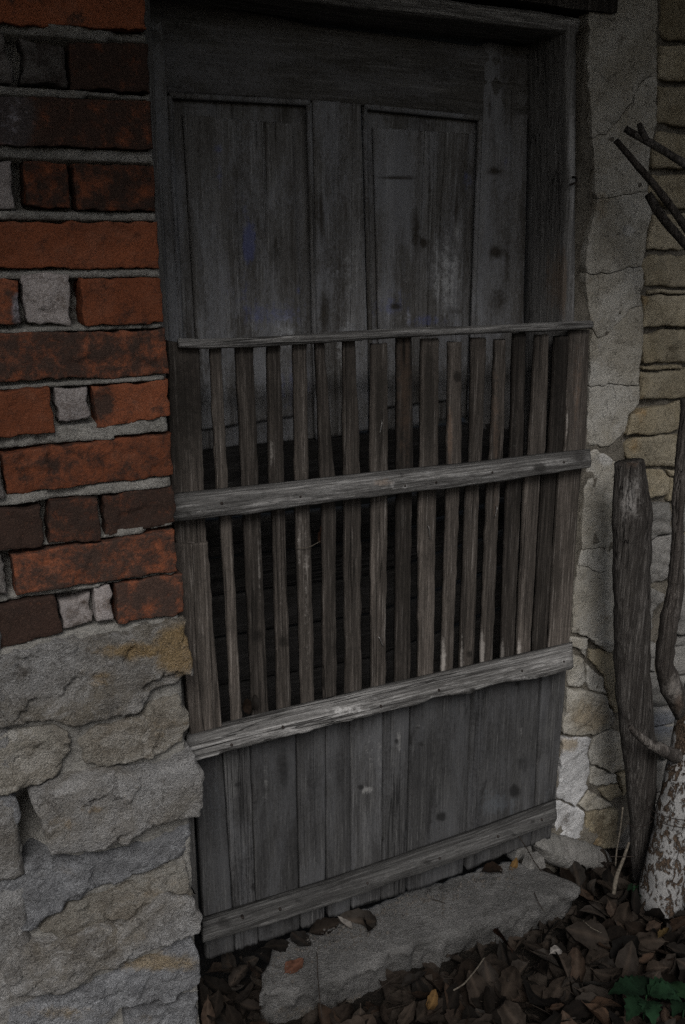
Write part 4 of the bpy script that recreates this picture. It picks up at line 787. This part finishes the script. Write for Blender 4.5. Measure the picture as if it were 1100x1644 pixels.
# ================================================================== LEAVES AND SMALL THINGS ON THE GROUND
def leaf_mesh(seed, L=.06, Wd=.03):
    rs = np.random.default_rng(seed); n, m = 11, 6; curl = rs.uniform(-1.6, 2.6); roll = rs.uniform(-.4, 1.5); tw = rs.uniform(-.7, .7); wav = rs.uniform(.05, .22); v = []; sp_ = []
    x = y = 0; pts = []
    for i in range(n+1):
        pts.append((x, y)); ang = curl*(i/n-.3)+.5*math.sin(i*.9+seed)*wav; x += L/n*math.cos(ang); y += L/n*math.sin(ang)
    for i in range(n+1):
        s = i/n; w = .0009 if s < .12 else Wd*.5*max(.02, math.sin(math.pi*((s-.12)/.88)**.8))**.75*(1+.10*math.sin(i*2.3+seed*1.7))
        for j in range(m+1):
            t = j/m*2-1; r_ = roll*(.6+.5*s)+1e-3; zz = pts[i][1]+w*(1-math.cos(t*r_))/abs(r_)*1.5*np.sign(r_)+wav*w*math.sin(s*11+abs(t)*3+seed)*abs(t)+tw*t*w*s+(.0012 if abs(t) < .1 else 0)
            v.append((pts[i][0]-L*.45, w*math.sin(t*r_)/r_, zz)); sp_.append(.8 if abs(t) < .1 else .0)
    f = [(i*(m+1)+j, i*(m+1)+j+1, (i+1)*(m+1)+j+1, (i+1)*(m+1)+j) for i in range(n) for j in range(m)]
    me = bpy.data.meshes.new('leaf'); me.from_pydata(v, [], f); me.update(); me.polygons.foreach_set('use_smooth', [True]*len(f))
    at = me.color_attributes.new('spots', 'FLOAT_COLOR', 'POINT'); q = np.zeros((len(v), 4), np.float32); q[:, 1] = sp_; q[:, 3] = 1; at.data.foreach_set('color', q.ravel())
    return me, np.array(v), f
LM = [leaf_mesh(k, .062+.050*random.random(), .026+.022*random.random()) for k in range(24)]
for me, _, _ in LM: me.materials.append(M['leaf'])
stepP = np.array([G(x_, y_, 0.)[:2] for x_, y_ in stp])
def free(x_, y_): return not inside(np.array([[x_, y_]]), stepP)[0] and edist(np.array([[x_, y_]]), stepP)[0] > (.042 if y_ < 0 else .012)
spots_xy = []
tries = 0
while len(spots_xy) < 285 and tries < 60000:
    tries += 1; px_, py_ = random.uniform(330, 1130), random.uniform(1400, 1680)
    q = G(px_, py_, -.06); x_, y_ = q[0], q[1]
    if not free(x_, y_) or y_ > .03 and x_ > 1.2 or y_ > .02: continue
    if min([9]+[math.hypot(x_-a, y_-b) for a, b in spots_xy]) < .021: continue
    spots_xy.append((x_, y_))
src = None
for k, (x_, y_) in enumerate(spots_xy):
    me = random.choice(LM)[0]
    if src is None:
        o = bpy.data.objects.new('fallen_leaf', me); src = o
    else: o = src.copy(); o.data = me
    COL.objects.link(o)
    o.location = (x_, y_, -.078+random.uniform(0, .034)); o.rotation_euler = (random.gauss(0, .38), random.gauss(0, .38), random.uniform(0, 6.28)); s = random.choice((.6, .8, 1, 1, 1.1, 1.25))*random.uniform(.9, 1.1); o.scale = (s, s, s)
    qx, qy = PR(np.array([o.location]))[0]
    where = ('in the corner between the stone base and the doorstep' if qx < 440 and qy < 1600 else 'at the lower left near the front of the doorstep' if qx < 560 else 'just in front of the middle of the doorstep' if qy < 2130-.72*qx and qx < 800 else 'off the right end of the doorstep' if qy < 1500 and qx < 990
             else 'by the foot of the birch log' if qy < 1500 else 'under the yellow leaf at the right edge' if qy < 1560 and qx > 960 else 'beside the green nettle like plant' if qx > 960 else 'closest to the bottom edge left of the nettle like plant' if qx > 860 and qy > 1590 else 'a hand behind the bottom edge left of the nettle like plant' if qx > 860 else 'near the straw stalk at the bottom edge' if qx > 760 and qy > 1590 else 'behind the straw stalk below the doorstep' if qx > 760 else 'along the bottom edge below the doorstep')
    kinds = ('curled', 'folded', 'flat', 'twisted'); kd = kinds[int(o.rotation_euler[2]*1.9) % 4]; szw = 'small' if s < .88 else 'large' if s > 1.12 else 'middling'
    tag(o, '%s %s dead leaf %s' % (szw, kd, where), 'leaf', 'dead leaves littering the ground')
# deeper litter, one mass
V, F = [], []
for k in range(1500):
    _, lv, lf = random.choice(LM); x_, y_ = random.uniform(-.3, 2.4), random.uniform(-1.0, .05)
    R_ = Matrix.Rotation(random.uniform(0, 6.28), 3, 'Z') @ Matrix.Rotation(random.gauss(0, .35), 3, 'X') @ Matrix.Rotation(random.gauss(0, .35), 3, 'Y')
    q = lv@np.array(R_).T+np.array([x_, y_, -.095+random.uniform(0, .014)]); n = sum(len(a) for a in V); V.append(q); F += [tuple(i+n for i in a) for a in lf]
nb = sum(len(a) for a in V)
for k in range(170):
    p0 = np.array([random.uniform(.3, 1.9), random.uniform(-.6, .03), -.062+random.uniform(-.012, .016)]); an = random.uniform(0, 6.28); L_ = random.uniform(.03, .12); d_ = np.array([math.cos(an), math.sin(an), random.uniform(-.15, .15)])
    if inside(p0[None, :2], stepP)[0] or inside((p0+d_*L_)[None, :2], stepP)[0]: continue
    n_ = np.array([-d_[1], d_[0], 0])*.0009; u_ = np.array([0, 0, .0014]); bow = np.array([-d_[1], d_[0], .2])*random.uniform(-.012, .012)
    for j in range(4):
        c_ = p0+d_*L_*j/3+bow*math.sin(math.pi*j/3); V.append(np.array([c_+n_, c_-n_, c_+u_]))
    F += [(nb+j*3+i, nb+j*3+(i+1) % 3, nb+j*3+3+(i+1) % 3, nb+j*3+3+i) for j in range(3) for i in range(3)]; nb += 12
lit = obj('leaf_litter', np.concatenate(V), F, 'leaf'); lit['kind'] = 'stuff'; lit['label'] = 'bed of dark rotting leaves covering the ground'
def one_leaf(px_, py_, Z, mat, lab, rot, sc=1., k=0, tilt=(0, 0)):
    me = LM[k][0].copy(); me.materials.clear(); me.materials.append(M[mat]); o = bpy.data.objects.new('fallen_leaf', me); COL.objects.link(o)
    o.location = G(px_, py_, Z); o.rotation_euler = (*tilt, rot); o.scale = (sc,)*3; return tag(o, lab, 'leaf')
one_leaf(1064, 1500, -.03, 'leafy', 'small yellow leaf on the litter near the birch log', .2, .55, 1)
one_leaf(810, 1512, -.025, 'leafr', 'upright russet leaf in front of the stone step', 1.3, 1.1, 2, (.9, .2))
one_leaf(892, 1527, -.03, 'leafp', 'small pale bleached leaf on the dark litter', .1, .5, 3)
one_leaf(694, 1607, -.03, 'leafo', 'ochre leaf on the litter below the front of the step', .6, .5, 4)
one_leaf(1020, 1452, -.03, 'leaf', 'brown leaf beside the green clover tuft', 1.0, .9, 5, (.4, 0))
one_leaf(470, 1553, .004, 'leafr', 'brown leaf lying on the left end of the doorstep', .3, .8, 6)
one_leaf(556, 1484, .006, 'leafp', 'pale crumpled leaf against the gate boards on the doorstep', 2.0, .5, 7)
one_leaf(590, 1488, .008, 'leaf', 'dark crumpled leaf beside the pale one on the doorstep', 1.2, .9, 8, (.5, .3))
one_leaf(575, 1478, .012, 'leaf', 'large curled leaf propped against the board ends', -.6, 1.1, 9, (.8, 0))
one_leaf(825, 1388, .006, 'leafo', 'ochre leaf at the back right corner of the doorstep', .4, .5, 10)
one_leaf(790, 1398, .004, 'leaf', 'dark leaf under the bottom rail at the right of the doorstep', -.3, .8, 11)
for k_, (a, b) in enumerate(((445, 1520), (410, 1560), (430, 1580), (395, 1595), (480, 1506), (515, 1492))):
    one_leaf(a, b, -.02 if a < 440 else .006, 'leaf', ['brown leaf in the gap behind the left end of the doorstep', 'leaf standing on edge left of the doorstep', 'leaf half under the left end of the doorstep', 'leaf at the foot of the stone base by the doorstep', 'leaf against the gate board near the left of the doorstep', 'small leaf under the notch in the gate boards'][k_], k_*1.3, .9, k_+2, (.5*(k_ % 2), .3))
def twig(pts, Zs, r, mat, lab, name='twig'):
    P = [G(a, b, z_) for (a, b), z_ in zip(pts, Zs)]; o = tube(name, P, r, mat, None, 24, 5, .1); return tag(o, lab, 'twig')
twig([(509, 1530), (510, 1565), (513, 1600), (517, 1635)], [.03, .015, .012, -.01], .0011, 'stemd', 'thin black twig standing over the left front edge of the doorstep')
twig([(858, 1433), (864, 1448), (874, 1464)], [.006, .006, -.005], .0011, 'stemd', 'short black twig on the right end of the doorstep')
twig([(778, 1537), (765, 1556), (745, 1580), (728, 1590)], [-.02, -.018, -.02, -.025], .0016, 'stem', 'pale straw stalk on the leaves below the step')
twig([(936, 1478), (950, 1490), (966, 1498)], [-.02, -.02, -.02], .001, 'stem', 'short pale straw bent among the leaves right of the step')
twig([(694, 1444), (704, 1446), (715, 1450)], [.004, .004, .004], .0009, 'stemd', 'tiny black twig lying on the middle of the doorstep')
o = tube('twig', [U(833, 1343, .0), U(846, 1362, -.004), U(858, 1384, -.01), U(872, 1402, -.02)], .0014, 'stemd', None, 20, 5, .1); tag(o, 'thin dark twig leaning from bottom rail beside the boulder', 'twig')
for k_, (a, b, lab) in enumerate(((838, 1366, 'flat grey stone chip wedged between doorstep and boulder'), (860, 1388, 'small grey chip behind the right corner of the doorstep'))):
    P = G(a, b, .0); slab2('stone_chip', None, [(P[0]-.03, P[2]-.02), (P[0]+.028, P[2]-.015), (P[0]+.02, P[2]+.018), (P[0]-.018, P[2]+.022)], P[1]-.01, .03, 'gstone', sp=.006, jit=.004, rnd=.006, amp=.003, base=P)
    bpy.context.scene.collection.objects[-1] if False else None
for o in [o for o in COL.objects if o.name.startswith('stone_chip')]:
    tag(o, 'flat grey stone chip wedged between doorstep and boulder' if o.name == 'stone_chip' else 'small grey chip behind the right corner of the doorstep', 'stone')
V, F = [], []
rs = np.random.default_rng(5)
for k in range(700):
    u = rs.uniform(0, 1); bx_, by_ = 425+u*400, 1530-u*150+9*math.sin(u*20); d_ = abs(rs.normal(0, 16 if u > .4 else 26)); q = G(bx_+d_*.25, by_+d_, .002); r_ = rs.choice((.0008, .001, .0015, .0022, .0035))*rs.uniform(.7, 1.2)
    if edist(np.array([q[:2]]), stepP)[0] < .01 or not inside(np.array([q[:2]]), stepP)[0]: continue
    pv = [q+np.array([math.cos(a)*r_*rs.uniform(.6, 1.3), math.sin(a)*r_*rs.uniform(.6, 1.3), -.002]) for a in np.linspace(0, 2*math.pi, 6)[:-1]]+[q+np.array([0, 0, r_*rs.uniform(.3, .9)])]
    n = len(V)*6; V.append(pv); F += [(n+i, n+(i+1) % 5, n+5) for i in range(5)]
cr_ = obj('dirt', np.concatenate(V), F, 'crumb', None, None, False); cr_['kind'] = 'stuff'; cr_['label'] = 'dark crumbs of soil along the foot of the gate'
for k_, (a, b) in enumerate(((352, 1560), (372, 1548), (398, 1540), (420, 1535), (380, 1570), (350, 1585), (365, 1600), (400, 1615), (345, 1620))):
    one_leaf(a, b, -.045+.006*(k_ % 3), 'leaf', ['dead leaf at the very foot of the gate beside the stone base', 'dead leaf under the first gate board', 'dead leaf under the second gate board', 'dead leaf touching the back of the doorstep left end', 'dead leaf in the dark corner left of the doorstep', 'dead leaf against the lowest base stone', 'dead leaf in front of the lowest base stone', 'dead leaf just left of the doorstep front corner', 'dead leaf at the bottom edge beside the stone base'][k_], k_*1.7, .9, k_+8, (.4*math.sin(k_*2), .3*math.cos(k_)))
# green plants
def plant(px_, py_, Z, n, r, sz, lab, seed, name='green_plant', ser=True):
    rs = np.random.default_rng(seed); P = G(px_, py_, Z); o = thing(name, lab, 'plant', tuple(P))
    for i in range(n):
        a = 2*math.pi*i/n+rs.uniform(-.3, .3); R_ = r*rs.uniform(.6, 1.1); L = sz*rs.uniform(.8, 1.15); v, f = [], []; nn, mm = 12, 4
        base = P+np.array([math.cos(a), math.sin(a), 0])*R_*.25+np.array([0, 0, rs.uniform(0, .02)])
        for q in range(nn+1):
            s = q/nn; w = L*.36*(math.sin(math.pi*min(.99, s**.7+.01)))**.9*(1+(.16*((q % 2)*2-1) if ser else 0))+.0005
            for j in range(mm+1):
                t = j/mm*2-1; d = s*L; v.append(base+np.array([math.cos(a)*d-math.sin(a)*t*w, math.sin(a)*d+math.cos(a)*t*w, .012*math.sin(s*2.6)-.03*s*s*L/.06*.4+abs(t)*w*.25]))
        f = [(q*(mm+1)+j, q*(mm+1)+j+1, (q+1)*(mm+1)+j+1, (q+1)*(mm+1)+j) for q in range(nn) for j in range(mm)]
        obj('leaf', v, f, 'green', o)
    tube('stem', [P+[0, 0, -.05], P+[0, 0, -.02], P+[0.002, 0, .012]], .0018, 'green', o, 8, 5, .05)
    return o
plant(1036, 1606, -.01, 7, .03, .062, 'low green nettle like plant at the bottom right corner', 3)
plant(1022, 1437, -.045, 6, .02, .022, 'small tuft of round green clover left of the birch foot', 5, 'clover', False)
plant(1062, 1448, -.045, 6, .02, .022, 'small tuft of green clover in front of the birch foot', 7, 'clover', False)
plant(1098, 1618, -.03, 5, .02, .04, 'green leaves at the right edge behind the nettle like plant', 9)

# ================================================================== UNSEEN EAVES added to shade the top of the wall
eave = thing('shade_eave', 'unseen wooden eave added to shade the top of the doorway', 'roof', (1, 0, 2.3))
for k in range(9):
    y1 = .3-k*.13; z1 = 2.22-k*.022; box('shade_board', -1.6, 3.6, y1-.126, y1, z1, z1+.022, 'post', eave, (6, 1, 1), .0)
for k in range(6):
    x1 = -1.5+k*1.0; v_, f_ = loft([[(x1, .3, 2.26), (x1+.09, .3, 2.26), (x1+.09, .3, 2.38), (x1, .3, 2.38)], [(x1, -.87, 2.066), (x1+.09, -.87, 2.066), (x1+.09, -.87, 2.186), (x1, -.87, 2.186)]]); obj('shade_rafter', v_, f_, 'post', eave, None, False)
